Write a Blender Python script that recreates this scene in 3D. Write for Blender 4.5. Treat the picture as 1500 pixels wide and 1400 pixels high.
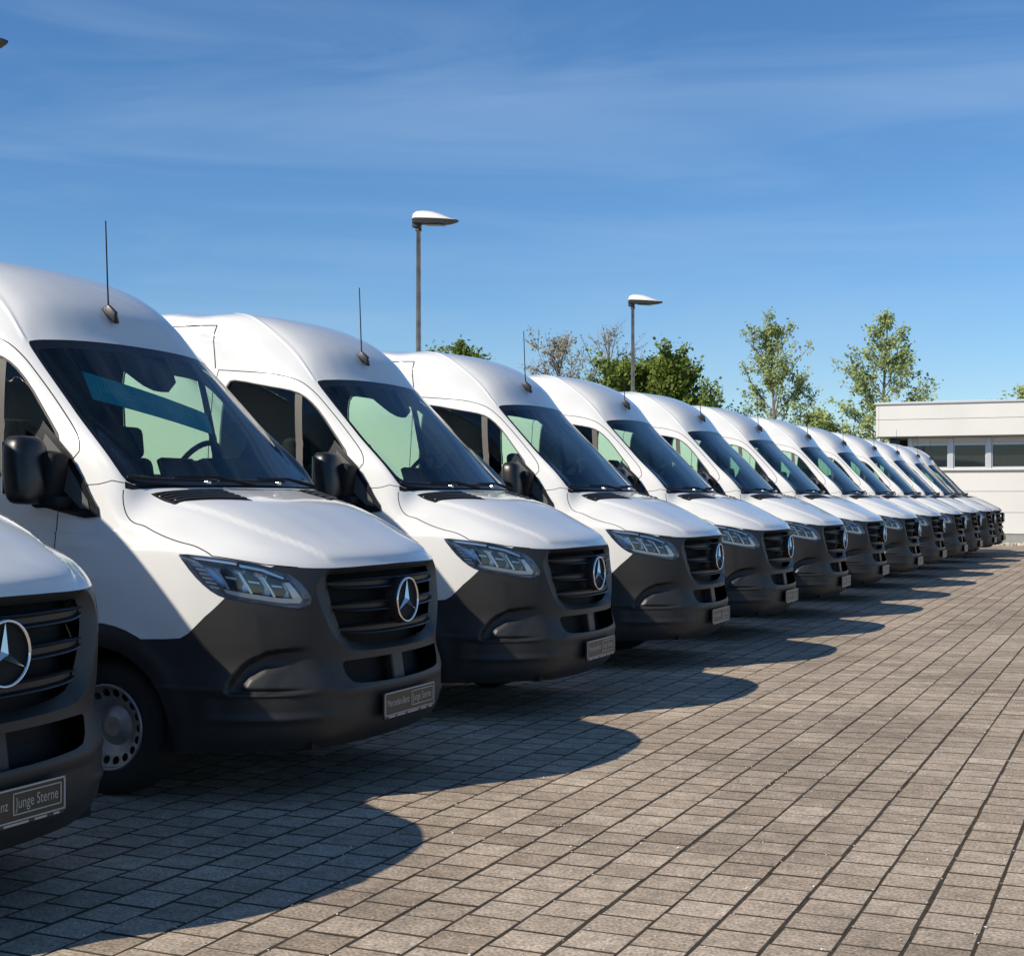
import bpy, bmesh, math, random
import numpy as np
from mathutils import Vector, Matrix
from mathutils.geometry import delaunay_2d_cdt

# ------------------------------------------------------------------ scene, camera, light
scene = bpy.context.scene
for o in list(bpy.data.objects): bpy.data.objects.remove(o)
col = scene.collection
R = math.radians
FOC, HOR, YAW = 2113.0, 728.0, 23.937          # photo pixels (1500 wide), horizon row, heading
cam_d = bpy.data.cameras.new('camera'); cam = bpy.data.objects.new('camera', cam_d); col.objects.link(cam)
cam.location = (3.6, 0.0, 1.5); cam.rotation_euler = (R(90), 0, R(YAW))
cam_d.sensor_width = 36; cam_d.lens = 36 * FOC / 1500
cam_d.shift_y = (HOR - 700) / 1500; cam_d.clip_start = 0.05; cam_d.clip_end = 2000
scene.camera = cam

SUN = Vector((-0.72, -1.02, 1.0)).normalized()     # towards the sun
SUN_EL = math.asin(SUN.z); SUN_AZ = math.atan2(SUN.x, SUN.y)
world = bpy.data.worlds.new('World'); scene.world = world; world.use_nodes = True
nt = world.node_tree; nt.nodes.clear()
def wn(t, **k):
    n = nt.nodes.new(t)
    for a, b in k.items(): setattr(n, a, b)
    return n
w_out = wn('ShaderNodeOutputWorld'); w_bg = wn('ShaderNodeBackground'); w_bg.inputs['Strength'].default_value = 0.108
w_sky = wn('ShaderNodeTexSky', sky_type='NISHITA', sun_disc=False)
w_sky.sun_elevation = SUN_EL; w_sky.sun_rotation = SUN_AZ
w_sky.altitude = 800; w_sky.air_density = 1.1; w_sky.dust_density = 0.0; w_sky.ozone_density = 7.0
# thin cirrus streaks: same everywhere in the sky dome
w_tc = wn('ShaderNodeTexCoord'); w_map = wn('ShaderNodeMapping'); w_map.inputs['Rotation'].default_value = (R(-4), R(9), R(-24))
w_map.inputs['Location'].default_value = (0.35, 0, 0.6); w_map.inputs['Scale'].default_value = (1.3, 1.0, 9.0)
w_n1 = wn('ShaderNodeTexNoise'); w_n1.inputs['Scale'].default_value = 2.2; w_n1.inputs['Detail'].default_value = 9; w_n1.inputs['Roughness'].default_value = 0.55; w_n1.inputs['Distortion'].default_value = 0.7
w_r = wn('ShaderNodeMapRange'); w_r.inputs['From Min'].default_value = 0.42; w_r.inputs['From Max'].default_value = 0.75; w_r.inputs['To Max'].default_value = 0.28
w_mx = wn('ShaderNodeMix', data_type='RGBA'); w_mx.inputs['B'].default_value = (3.6, 5.0, 6.9, 1)
L = nt.links.new
L(w_tc.outputs['Generated'], w_map.inputs['Vector']); L(w_map.outputs['Vector'], w_n1.inputs['Vector'])
L(w_n1.outputs['Fac'], w_r.inputs['Value']); L(w_r.outputs['Result'], w_mx.inputs['Factor'])
w_hs = wn('ShaderNodeHueSaturation'); w_hs.inputs['Saturation'].default_value = 1.11; L(w_sky.outputs['Color'], w_hs.inputs['Color']); L(w_hs.outputs['Color'], w_mx.inputs['A']); L(w_mx.outputs['Result'], w_bg.inputs['Color']); L(w_bg.outputs[0], w_out.inputs[0])
sun_d = bpy.data.lights.new('sun', 'SUN'); sun_d.energy = 5.0; sun_d.angle = R(0.53); sun_d.color = (1.0, 0.915, 0.775)
sun = bpy.data.objects.new('sun', sun_d); col.objects.link(sun); sun.location = (-20, -30, 40)
sun.rotation_euler = SUN.to_track_quat('Z', 'Y').to_euler()
scene.view_settings.view_transform = 'Standard'; scene.view_settings.look = 'None'
scene.view_settings.gamma = 1; scene.view_settings.exposure = 0.15
scene.view_settings.use_curve_mapping = False
scene.render.engine = 'CYCLES'

# ------------------------------------------------------------------ materials
M = {}
def mat(name, color, rough=0.5, metal=0.0, coat=0.0, spec=0.5, **k):
    m = bpy.data.materials.new(name); m.use_nodes = True
    b = m.node_tree.nodes['Principled BSDF']
    b.inputs['Base Color'].default_value = (*color, 1); b.inputs['Roughness'].default_value = rough
    b.inputs['Metallic'].default_value = metal; b.inputs['Coat Weight'].default_value = coat
    b.inputs['Coat Roughness'].default_value = 0.04; b.inputs['Specular IOR Level'].default_value = spec
    M[name] = m
    return m, m.node_tree, b
def noise_vary(t, b, c1, c2, scale, detail=5, bump=0.0, bscale=None, coord='Object', lo=.35, hi=.65):
    tc = t.nodes.new('ShaderNodeTexCoord'); n = t.nodes.new('ShaderNodeTexNoise')
    n.inputs['Scale'].default_value = scale; n.inputs['Detail'].default_value = detail
    r = t.nodes.new('ShaderNodeValToRGB'); r.color_ramp.elements[0].position = lo; r.color_ramp.elements[1].position = hi
    r.color_ramp.elements[0].color = (*c1, 1); r.color_ramp.elements[1].color = (*c2, 1)
    t.links.new(tc.outputs[coord], n.inputs['Vector']); t.links.new(n.outputs['Fac'], r.inputs['Fac'])
    t.links.new(r.outputs['Color'], b.inputs['Base Color'])
    if bump:
        n2 = t.nodes.new('ShaderNodeTexNoise'); n2.inputs['Scale'].default_value = bscale or scale * 4; n2.inputs['Detail'].default_value = 4
        bp = t.nodes.new('ShaderNodeBump'); bp.inputs['Strength'].default_value = bump; bp.inputs['Distance'].default_value = 0.01
        t.links.new(tc.outputs[coord], n2.inputs['Vector']); t.links.new(n2.outputs['Fac'], bp.inputs['Height']); t.links.new(bp.outputs['Normal'], b.inputs['Normal'])
    return n
m, t, b = mat('paint', (.80, .785, .745), .28, 0, .9); noise_vary(t, b, (.715, .706, .680), (.745, .737, .712), 1.3, 3)
m, t, b = mat('plastic', (.040, .040, .041), .46, 0, 0, .45); noise_vary(t, b, (.019, .019, .0192), (.026, .0255, .025), 3, 4, .06, 900)
mat('gloss_black', (.008, .008, .010), .22, 0, 0, .5); mat('grille_black', (.012, .012, .014), .38, 0, 0, .4)
mat('matt_black', (.010, .010, .011), .75, 0, 0, .3)
mat('seam', (.02, .02, .02), .8, 0, 0, .1); mat('seal', (.075, .068, .060), .6)
mat('chrome', (.78, .79, .80), .10, 1.0)
mat('silver', (.62, .63, .64), .25, 1.0)
mat('lamp_white', (.88, .90, .92), .15, .2, .8)
mat('lamp_dark', (.52, .55, .60), .26, .8); mat('lamp_lens', (.03, .035, .045), .08, .2, .6)
m, t, b = mat('rubber', (.014, .014, .014), .8); noise_vary(t, b, (.011, .011, .011), (.020, .019, .018), 9, 4)
m, t, b = mat('wheel_paint', (.34, .35, .36), .38, .6, .2); noise_vary(t, b, (.30, .305, .31), (.42, .425, .43), 12, 5)
mat('cabin', (.030, .031, .033), .7)
mat('cabin_grey', (.060, .060, .060), .65)
m, t, b = mat('fabric', (.024, .024, .026), .95); noise_vary(t, b, (.018, .018, .020), (.032, .032, .034), 60, 3)
mat('plate_dark', (.030, .027, .022), .35)
mat('plate_letter', (.42, .40, .36), .45)
mat('banner_blue', (.0, .66, .84), .5)
mat('banner_letter', (.55, .90, 1.0), .5)
def glass(name, tint, rough=0.0, ior=1.5, gloss_tint=(1, 1, 1)):
    m = bpy.data.materials.new(name); m.use_nodes = True; t = m.node_tree; t.nodes.clear()
    o = t.nodes.new('ShaderNodeOutputMaterial'); mx = t.nodes.new('ShaderNodeMixShader')
    tr = t.nodes.new('ShaderNodeBsdfTransparent'); gl = t.nodes.new('ShaderNodeBsdfGlossy'); fr = t.nodes.new('ShaderNodeFresnel')
    tr.inputs['Color'].default_value = (*tint, 1); gl.inputs['Color'].default_value = (*gloss_tint, 1)
    gl.inputs['Roughness'].default_value = rough; fr.inputs['IOR'].default_value = ior
    t.links.new(fr.outputs[0], mx.inputs[0]); t.links.new(tr.outputs[0], mx.inputs[1]); t.links.new(gl.outputs[0], mx.inputs[2]); t.links.new(mx.outputs[0], o.inputs[0])
    M[name] = m
glass('windscreen_glass', (.56, .735, .635), 0.01, 1.44)
glass('window_glass', (.68, .86, .745), 0.01, 1.42)
glass('lens_glass', (.90, .92, .94), 0.01, 1.5)

# ------------------------------------------------------------------ helpers
def tag(o, label=None, cat=None, group=None, kind=None):
    if label: o['label'] = label
    if cat: o['category'] = cat
    if group: o['group'] = group
    if kind: o['kind'] = kind
    return o
def empty(name, loc=(0, 0, 0), rz=0):
    o = bpy.data.objects.new(name, None); col.objects.link(o); o.location = loc; o.rotation_euler = (0, 0, rz); o.empty_display_size = .3
    return o
def mesh_obj(name, V, Fc, material, parent=None, smooth=False, normals=None):
    me = bpy.data.meshes.new(name)
    me.from_pydata([tuple(map(float, v)) for v in V], [], [tuple(map(int, f)) for f in Fc]); me.update()
    if material: me.materials.append(M[material])
    if smooth or normals is not None: me.polygons.foreach_set('use_smooth', [True] * len(me.polygons))
    if normals is not None: me.normals_split_custom_set_from_vertices([tuple(map(float, n)) for n in normals])
    o = bpy.data.objects.new(name, me); col.objects.link(o); o.parent = parent
    return o
def bm_obj(name, bm, material, parent=None, smooth=False):
    me = bpy.data.meshes.new(name); bm.to_mesh(me); bm.free()
    me.materials.append(M[material])
    if smooth: me.polygons.foreach_set('use_smooth', [True] * len(me.polygons))
    o = bpy.data.objects.new(name, me); col.objects.link(o); o.parent = parent
    return o
def box_bm(bm, c, s, rot=None, bevel=0.0, seg=2):
    """box centred at c with full sizes s"""
    r = bmesh.ops.create_cube(bm, size=1.0); vs = r['verts']
    bmesh.ops.scale(bm, vec=s, verts=vs)
    if bevel:
        es = list({e for v in vs for e in v.link_edges})
        rr = bmesh.ops.bevel(bm, geom=es, offset=bevel, segments=seg, affect='EDGES', profile=.5)
        vs = list({v for f in rr['faces'] for v in f.verts} | set(v for v in vs if v.is_valid))
    if rot is not None: bmesh.ops.rotate(bm, cent=(0, 0, 0), matrix=rot, verts=vs)
    bmesh.ops.translate(bm, vec=c, verts=vs)
def box(name, c, s, material, parent=None, rot=None, bevel=0.0, seg=2, smooth=False):
    bm = bmesh.new(); box_bm(bm, c, s, rot, bevel, seg); return bm_obj(name, bm, material, parent, smooth)
def tube_geo(pts, radii, n=8, cap=True):
    P = [Vector(p) for p in pts]; V = []; Fc = []
    up = Vector((0, 0, 1))
    for i, p in enumerate(P):
        d = (P[min(i + 1, len(P) - 1)] - P[max(i - 1, 0)]).normalized()
        a = d.cross(up) if abs(d.z) < .95 else d.cross(Vector((1, 0, 0)))
        a.normalize(); bb = d.cross(a)
        for k in range(n):
            an = 2 * math.pi * k / n
            V.append(p + (a * math.cos(an) + bb * math.sin(an)) * radii[i])
    for i in range(len(P) - 1):
        for k in range(n):
            Fc.append((i * n + k, i * n + (k + 1) % n, (i + 1) * n + (k + 1) % n, (i + 1) * n + k))
    if cap:
        Fc.append(tuple(range(n))); Fc.append(tuple((len(P) - 1) * n + k for k in reversed(range(n))))
    return V, Fc
def tube(name, pts, radii, material, parent=None, n=8):
    V, Fc = tube_geo(pts, radii, n); return mesh_obj(name, V, Fc, material, parent, True)
def children(o): return [c for c in bpy.data.objects if c.parent == o]
def lathe(name, prof, axis_o, material, parent=None, n=40, axis='y'):
    """profile list of (r, h) turned about an axis through axis_o"""
    V = []; Fc = []
    for k in range(n):
        a = 2 * math.pi * k / n
        for r, h in prof:
            p = (r * math.cos(a), h, r * math.sin(a)) if axis == 'y' else (r * math.cos(a), r * math.sin(a), h)
            V.append((axis_o[0] + p[0], axis_o[1] + p[1], axis_o[2] + p[2]))
    m_ = len(prof)
    for k in range(n):
        for i in range(m_ - 1):
            q = (k * m_ + i, k * m_ + i + 1, ((k + 1) % n) * m_ + i + 1, ((k + 1) % n) * m_ + i)
            Fc.append(q)
    return mesh_obj(name, V, Fc, material, parent, True)
def text_geo(s, size):
    cu = bpy.data.curves.new('txt', 'FONT'); cu.body = s; cu.size = size; cu.align_x = 'CENTER'; cu.align_y = 'CENTER'; cu.resolution_u = 3
    ob = bpy.data.objects.new('txt', cu); col.objects.link(ob)
    dg = bpy.context.evaluated_depsgraph_get(); me = bpy.data.meshes.new_from_object(ob.evaluated_get(dg))
    V = [tuple(v.co) for v in me.vertices]; Fc = [tuple(p.vertices) for p in me.polygons]
    bpy.data.objects.remove(ob); bpy.data.curves.remove(cu); bpy.data.meshes.remove(me)
    return V, Fc

# ------------------------------------------------------------------ van body surface
def build_ctrl():
    R=[]
    Yn=[0,.28,.5,.66,.79,.885,.945]
    Dn=[0,.018,.068,.145,.27,.43,.62]
    Db=[0,.015,.055,.118,.225,.375,.57]
    def nose(xc,zc,D,side,rise=(0,)*7):
        return [(y,xc-d,zc+r) for y,d,r in zip(Yn,D,rise)]+[side]
    R.append(nose(-.10,.255,Db,(.93,-.88,.26)))
    R.append(nose(-.03,.32,Db,(.965,-.88,.33)))
    R.append(nose(.0,.44,Db,(.985,-.88,.45)))
    R.append(nose(.0,.56,Db,(.99,-.88,.57)))
    R.append(nose(-.012,.68,Dn,(.99,-.88,.69)))
    R.append(nose(-.005,.82,Dn,(.99,-.88,.83)))
    R.append(nose(.0,.96,Dn,(.988,-.88,.98)))
    R.append(nose(-.010,1.07,Dn,(.985,-.88,1.12),(0,0,0,.01,.025,.04,.05)))
    R.append(nose(-.035,1.145,Dn,(.98,-.90,1.225),(0,0,0,.012,.034,.056,.07)))
    h=lambda xs,zs,side:[(y,x,z) for y,x,z in zip(Yn,xs,zs)]+[side]
    R.append(h([-.10,-.116,-.165,-.24,-.365,-.53,-.71],[1.203,1.204,1.207,1.216,1.235,1.245,1.248],(.98,-.95,1.25)))
    R.append(h([-.30,-.308,-.34,-.40,-.50,-.645,-.80],[1.302,1.302,1.302,1.302,1.30,1.29,1.28],(.978,-1.0,1.28)))
    R.append(h([-.60,-.605,-.625,-.66,-.72,-.82,-.94],[1.445,1.444,1.438,1.426,1.404,1.375,1.35],(.975,-1.09,1.33)))
    R.append(h([-.92,-.925,-.94,-.962,-1.0,-1.055,-1.11],[1.537,1.537,1.534,1.526,1.511,1.48,1.44],(.97,-1.2,1.41)))
    R.append([(0,-.945,1.558),(.28,-.952,1.558),(.5,-.975,1.557),(.66,-1.005,1.556),(.79,-1.045,1.554),(.895,-1.092,1.55),(.94,-1.168,1.53),(.964,-1.32,1.515)])
    R.append([(0,-1.35,1.965),(.27,-1.356,1.964),(.49,-1.374,1.961),(.64,-1.40,1.957),(.765,-1.44,1.953),(.845,-1.470,1.948),(.89,-1.545,1.935),(.918,-1.69,1.92)])
    R.append([(0,-1.735,2.362),(.26,-1.741,2.361),(.47,-1.757,2.356),(.61,-1.78,2.35),(.72,-1.815,2.343),(.79,-1.844,2.335),(.838,-1.908,2.325),(.867,-2.04,2.31)])
    R.append([(0,-1.885,2.58),(.24,-1.893,2.579),(.42,-1.912,2.575),(.56,-1.94,2.567),(.67,-1.985,2.555),(.735,-2.04,2.535),(.79,-2.12,2.505),(.83,-2.22,2.48)])
    R.append([(0,-2.08,2.728),(.23,-2.088,2.728),(.41,-2.108,2.725),(.54,-2.14,2.72),(.65,-2.19,2.712),(.71,-2.25,2.70),(.76,-2.32,2.665),(.805,-2.42,2.63)])
    R.append([(0,-2.32,2.832),(.2,-2.33,2.832),(.37,-2.355,2.831),(.49,-2.385,2.830),(.59,-2.425,2.827),(.66,-2.47,2.822),(.72,-2.54,2.795),(.775,-2.64,2.75)])
    R.append([(0,-2.62,2.885),(.15,-2.625,2.885),(.29,-2.64,2.884),(.4,-2.66,2.883),(.49,-2.69,2.881),(.56,-2.72,2.878),(.62,-2.77,2.866),(.68,-2.84,2.85)])
    R.append([(0,-2.76,2.905),(0,-2.78,2.907),(0,-2.80,2.909),(0,-2.82,2.91),(0,-2.845,2.912),(0,-2.87,2.914),(0,-2.90,2.917),(0,-2.94,2.92)])
    out=[]
    for i,r in enumerate(R):
        r=[(x,y,z) for y,x,z in r]
        x7,y7,z7=r[-1]
        w=y7
        wf={0:.93,1:.97,2:.995,3:1.005,4:1.01,5:1.012,6:1.012,7:1.01,8:1.003,9:1.0,10:.997,11:.992,12:.983,13:.968,14:.918,15:.867,16:.834,17:.808,18:.778,19:.69,20:0}[i]
        zf={8:1.20,9:1.25,10:1.30,11:1.36,12:1.43,13:1.51,14:1.92,15:2.31,16:2.48,17:2.63,18:2.765,19:2.878,20:2.95}.get(i,z7)
        xm=(x7-3.3)/2
        r.append((xm,(y7+wf)/2+.3*abs(wf-y7),(z7+zf)/2))
        r.append((-3.3,wf,zf)); r.append((-4.4,wf,zf)); r.append((-5.6,wf*.995,zf))
        r.append((-5.85,wf*.965,zf)); r.append((-5.93,wf*.86,zf)); r.append((-5.95,wf*.5,zf)); r.append((-5.95,0,zf))
        out.append(r)
    return np.array(out,float)
def crspline(P,t,ts):
    # P (n,...) knots t (n), eval ts : nonuniform Catmull-Rom w/ parabolic tangents
    n=len(t);m=np.zeros_like(P)
    d=np.diff(P,axis=0)/np.diff(t).reshape((-1,)+(1,)*(P.ndim-1))
    h=np.diff(t).reshape((-1,)+(1,)*(P.ndim-1))
    m[1:-1]=(d[:-1]*h[1:]+d[1:]*h[:-1])/(h[1:]+h[:-1]); m[0]=d[0];m[-1]=d[-1]
    i=np.clip(np.searchsorted(t,ts,side='right')-1,0,n-2)
    hh=(t[i+1]-t[i]);s=((ts-t[i])/hh)
    sh=(-1,)+(1,)*(P.ndim-1);s=s.reshape(sh);hh=hh.reshape(sh)
    return (2*s**3-3*s**2+1)*P[i]+(s**3-2*s**2+s)*hh*m[i]+(-2*s**3+3*s**2)*P[i+1]+(s**3-s**2)*hh*m[i+1]
def sst(x): x = np.clip(x, 0, 1); return x * x * (3 - 2 * x)
class Surf:
    def __init__(self):
        C = build_ctrl()
        du = np.linalg.norm(np.diff(C[:19], axis=1), axis=2).mean(0); self.u = np.r_[0, np.cumsum(du)]
        dv = np.linalg.norm(np.diff(C[:, :8], axis=0), axis=2).mean(1); self.v = np.r_[0, np.cumsum(dv)]
        G = C[:, 1:3][:, ::-1] * np.array([1, -1, 1]); Cx = np.concatenate([G, C], axis=1)
        ux = np.r_[-self.u[2], -self.u[1], self.u]
        nu = int(self.u[-1] / .01) + 1; nv = int(self.v[-1] / .008) + 1
        self.gu = np.linspace(0, self.u[-1], nu); self.gv = np.linspace(0, self.v[-1], nv)
        A = crspline(Cx.transpose(1, 0, 2), ux, self.gu)
        G = crspline(A.transpose(1, 0, 2), self.v, self.gv)
        k = np.exp(-.5 * (np.arange(-4, 5) / 2.) ** 2); k /= k.sum()
        P = np.pad(G, ((4, 4), (0, 0), (0, 0)), mode='reflect', reflect_type='odd')
        self.G = sum(k[i] * P[i:i + G.shape[0]] for i in range(9))
        self.normals()
        self.G = self.G + self.N * self.disp()[:, :, None]
        self.normals()
        self.N[:, 0, 1] = 0
    def normals(self):
        N = np.cross(np.gradient(self.G, axis=1), np.gradient(self.G, axis=0))
        self.N = N / (np.linalg.norm(N, axis=2, keepdims=True) + 1e-12)
    def disp(self):
        U, V = np.meshgrid(self.gu, self.gv); X, Y, Z = self.G[..., 0], self.G[..., 1], self.G[..., 2]
        d = np.zeros_like(U)
        # recessed air arch in the bumper corner
        av = np.interp(U, [.55, .66, .741, .838, .911, .968, 1.016, 1.05], [.545, .553, .55, .535, .492, .435, .389, .33])
        ins = sst((av - V) / .018) * sst((V - .322) / .014) * sst((U - .62) / .24) * sst((1.05 - U) / .03)
        d -= .048 * ins
        d += .022 * sst((V - .330) / .03) * sst((np.interp(U, [.6, .75, .85, .93, .99], [.37, .475, .475, .43, .36]) - V) / .04) * sst((U - .66) / .2)
        # step under the ridge, lower lip
        d -= .014 * sst((.325 - V) / .02) * sst((U - .5) / .25) * sst((1.15 - U) / .1)
        d += .010 * np.exp(-((V - .20) / .018) ** 2) * sst((U - .45) / .2) * sst((1.2 - U) / .2)
        # bumper shelf under the lower intake
        d += .012 * np.exp(-((V - .315) / .03) ** 2) * sst((.60 - U) / .15)
        # hood: raised centre field
        uc = np.interp(V, [.96, 1.05, 1.3, 1.78], [.50, .56, .70, .86])
        d += .013 * sst((uc - U) / .035) * sst((V - .985) / .05) * sst((1.76 - V) / .1)
        # roof gutter bead from windscreen corner backwards
        ug = np.interp(V, [2.88, 3.2, 3.45, 3.74, 3.95], [.965, .95, .945, .92, .92])
        d += .009 * np.exp(-((U - ug) / .014) ** 2) * sst((V - 2.86) / .05) * sst((4.0 - V) / .1)
        # high roof shoulder rib and waist lines on the side
        d -= .008 * sst((V - 3.50) / .03) * sst((U - 1.12) / .3) * sst((3.9 - V) / .05)
        d += .007 * np.exp(-((Z - 1.10) / .035) ** 2) * sst((U - 1.35) / .4)
        # flared wheel arches
        for cx in (WX[0], WX[1]):
            r = np.hypot(X - cx, Z - .345)
            d += .016 * np.exp(-((r - .47) / .06) ** 2) * (Y > .8) * sst((U - 1.0) / .15)
        return d
    def ev(self, uv, A=None):
        A = self.G if A is None else A
        uv = np.asarray(uv, float); nv, nu = A.shape[:2]
        fu = np.clip(uv[:, 0] / self.gu[1], 0, nu - 1.001); fv = np.clip(uv[:, 1] / self.gv[1], 0, nv - 1.001)
        i = fu.astype(int); j = fv.astype(int); a = (fu - i)[:, None]; b = (fv - j)[:, None]
        return (A[j, i] * (1 - a) + A[j, i + 1] * a) * (1 - b) + (A[j + 1, i] * (1 - a) + A[j + 1, i + 1] * a) * b
    def nrm(self, uv):
        n = self.ev(uv, self.N); return n / (np.linalg.norm(n, axis=1, keepdims=True) + 1e-9)
    def inv(self, x, z):
        """uv of the side point with given x, z"""
        c = (self.G[..., 0] - x) ** 2 + (self.G[..., 2] - z) ** 2 + (self.N[..., 1] < .3) * 10
        j, i = np.unravel_index(np.argmin(c), c.shape); uv = np.array([self.gu[i], self.gv[j]])
        for _ in range(4):
            e = 2e-3; p = self.ev([uv, uv + [e, 0], uv + [0, e]])[:, [0, 2]]
            J = np.c_[(p[1] - p[0]) / e, (p[2] - p[0]) / e]
            if abs(np.linalg.det(J)) < 1e-6: break
            uv = uv + np.clip(np.linalg.solve(J, np.array([x, z]) - p[0]), -.02, .02)
        return (float(uv[0]), float(uv[1]))
WX = (-1.20, -4.865)
S = Surf()

def inside(pts, poly):
    pts = np.asarray(pts); x, y = pts[:, 0], pts[:, 1]; r = np.zeros(len(pts), bool); n = len(poly)
    for i in range(n):
        x1, y1 = poly[i]; x2, y2 = poly[(i + 1) % n]
        if y1 == y2: continue
        c = (y1 > y) != (y2 > y)
        r ^= c & (x < (x2 - x1) * (y - y1) / (y2 - y1) + x1)
    return r
def chaikin(p, n=2, closed=True):
    p = [np.array(q, float) for q in p]
    for _ in range(n):
        o = []; m_ = len(p)
        rng = range(m_) if closed else range(m_ - 1)
        if not closed: o.append(p[0])
        for i in rng:
            a, b = p[i], p[(i + 1) % m_]; o += [a * .75 + b * .25, a * .25 + b * .75]
        if not closed: o.append(p[-1])
        p = o
    return p
def half(p, n=2):
    """round an open outline that starts and ends on the centre line, close it along u=0"""
    return [(float(q[0]), float(q[1])) for q in chaikin(p, n, False)]
def resample(p, step, closed=True):
    out = []; m_ = len(p)
    for i in range(m_ if closed else m_ - 1):
        a = np.array(p[i], float); b = np.array(p[(i + 1) % m_], float); k = max(1, int(math.ceil(np.linalg.norm(b - a) / step)))
        for j in range(k): out.append(tuple(a + (b - a) * j / k))
    if not closed: out.append(tuple(map(float, p[-1])))
    return out
def band(p, w):
    """strip of real width w along a line on the surface"""
    p = [np.array(q, float) for q in p]; a = []; b = []; e = .004
    for i, q in enumerate(p):
        d = p[min(i + 1, len(p) - 1)] - p[max(i - 1, 0)]
        P = S.ev([q, q + [e, 0], q + [0, e]]); J = np.c_[(P[1] - P[0]) / e, (P[2] - P[0]) / e]
        T = J @ d; T /= np.linalg.norm(T) + 1e-9; Nn = np.cross(J[:, 0], J[:, 1]); Nn /= np.linalg.norm(Nn) + 1e-9
        n = np.linalg.lstsq(J, np.cross(Nn, T) * w / 2, rcond=None)[0]
        a.append(tuple(q + n)); b.append(tuple(q - n))
    return a + b[::-1]
def dense(pts, n=4):
    o = []
    for (x0, z0), (x1, z1) in zip(pts[:-1], pts[1:]): o += [(x0 + (x1 - x0) * k / n, z0 + (z1 - z0) * k / n) for k in range(n)]
    return o + [pts[-1]]
def pdist(pts, poly, closed=True):
    pts = np.asarray(pts, float); best = np.full(len(pts), 9.)
    n = len(poly)
    for i in range(n if closed else n - 1):
        a = np.array(poly[i]); b = np.array(poly[(i + 1) % n]); ab = b - a; L2 = ab @ ab + 1e-12
        t = np.clip(((pts - a) @ ab) / L2, 0, 1); best = np.minimum(best, np.linalg.norm(pts - (a + t[:, None] * ab), axis=1))
    return best
def SI(pts):
    o = []
    for x, z in pts:
        uv = S.inv(x, z); P = S.ev([uv])[0]
        if len(pts) < 10 or math.hypot(P[0] - x, P[2] - z) < .0015: o.append(uv)
    return o

# outlines on the half surface, (u, v)
WIN_A = [(0, 1.797), (.5, 1.797), (.80, 1.797), (.90, 1.80), (.945, 1.825), (.957, 1.95), (.958, 2.36), (.957, 2.80), (.95, 2.865), (.91, 2.885), (.5, 2.892), (0, 2.895)]
WIN_B = [(0, 1.868), (.5, 1.868), (.78, 1.870), (.86, 1.88), (.905, 1.93), (.915, 2.36), (.912, 2.74), (.90, 2.80), (.85, 2.82), (.5, 2.83), (0, 2.83)]
W_OUT = half(WIN_A, 1); W_IN = half(WIN_B, 1)
HL = [(1.160, .978), (1.035, .966), (.933, .956), (.84, .947), (.752, .915), (.708, .877), (.681, .832), (.656, .774), (.708, .743), (.782, .752), (.95, .779), (1.019, .792), (1.077, .825), (1.132, .882), (1.174, .955)]
HLs = [tuple(q) for q in chaikin(HL, 1)]
GS = half([(0, .974), (.45, .968), (.56, .962), (.604, .918), (.645, .844), (.627, .761), (.583, .655), (.534, .578), (.456, .528), (.403, .513), (.25, .507), (0, .504)], 1)
GI = half([(0, .962), (.45, .955), (.53, .948), (.556, .902), (.548, .787), (.503, .66), (.442, .567), (.35, .543), (.2, .529), (0, .525)], 1)
LG = half([(0, .470), (.25, .470), (.42, .470), (.493, .468), (.488, .42), (.474, .385), (.438, .348), (.25, .338), (0, .335)], 1)
HOOD_E = [(1.030, .972), (1.036, 1.05), (1.042, 1.116), (1.078, 1.26), (1.100, 1.382), (1.101, 1.50), (1.094, 1.586), (1.072, 1.681), (1.036, 1.741), (.994, 1.780)]
HOOD_L = [(0, .9745), (.45, .969), (.56, .963), (.70, .955), (.84, .951), (.933, .960), (1.030, .972)]
HOOD = [(0, .9745)] + HOOD_L[1:] + HOOD_E[1:] + [(.94, 1.770), (.6, 1.764), (0, 1.762)]
COWL = [(0, 1.764), (.6, 1.766), (.93, 1.773), (.975, 1.785), (.95, 1.82), (.90, 1.80), (0, 1.797)]
BUMP = [(0, -.05), (0, .9745), (.45, .969), (.56, .963), (.70, .955), (.80, .950), (.95, .86), (1.011, .787), (1.087, .709), (1.150, .622), (1.182, .596), (1.25, .586), (1.36, .578), (1.42, .55), (1.6, .3), (1.6, -.05)]
DOOR_F = [(2.137, 3.083), (1.9, 3.075), (1.644, 3.06), (1.43, 3.03), (1.281, 2.983), (1.17, 2.92), (1.118, 2.861), (1.08, 2.76), (1.067, 2.68), (1.050, 2.50), (1.048, 2.36), (1.056, 2.25), (1.085, 2.13), (1.151, 2.014)]
DOOR_F = [tuple(q) for q in chaikin(DOOR_F, 1, False)] + SI(dense([(-1.43, 1.62), (-1.455, 1.5), (-1.46, 1.3), (-1.46, 1.1), (-1.47, .95), (-1.58, .86), (-1.72, .62), (-1.74, .44)], 24))
DOOR_R = [DOOR_F[0]] + SI(dense([(-2.66, 2.30), (-2.66, 1.7), (-2.66, .44)], 30))
DOOR = DOOR_F + DOOR_R[:0:-1]
DW = [(2.066, 2.947), (1.915, 2.968), (1.439, 2.866), (1.26, 2.806), (1.195, 2.72), (1.172, 2.573), (1.186, 2.353), (1.205, 2.127)] + SI([(-1.47, 1.65), (-1.50, 1.60), (-1.8, 1.60), (-2.2, 1.63), (-2.50, 1.65), (-2.56, 1.70), (-2.58, 1.9), (-2.57, 2.2)])
DWs = [tuple(q) for q in chaikin(DW, 1)]
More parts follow.
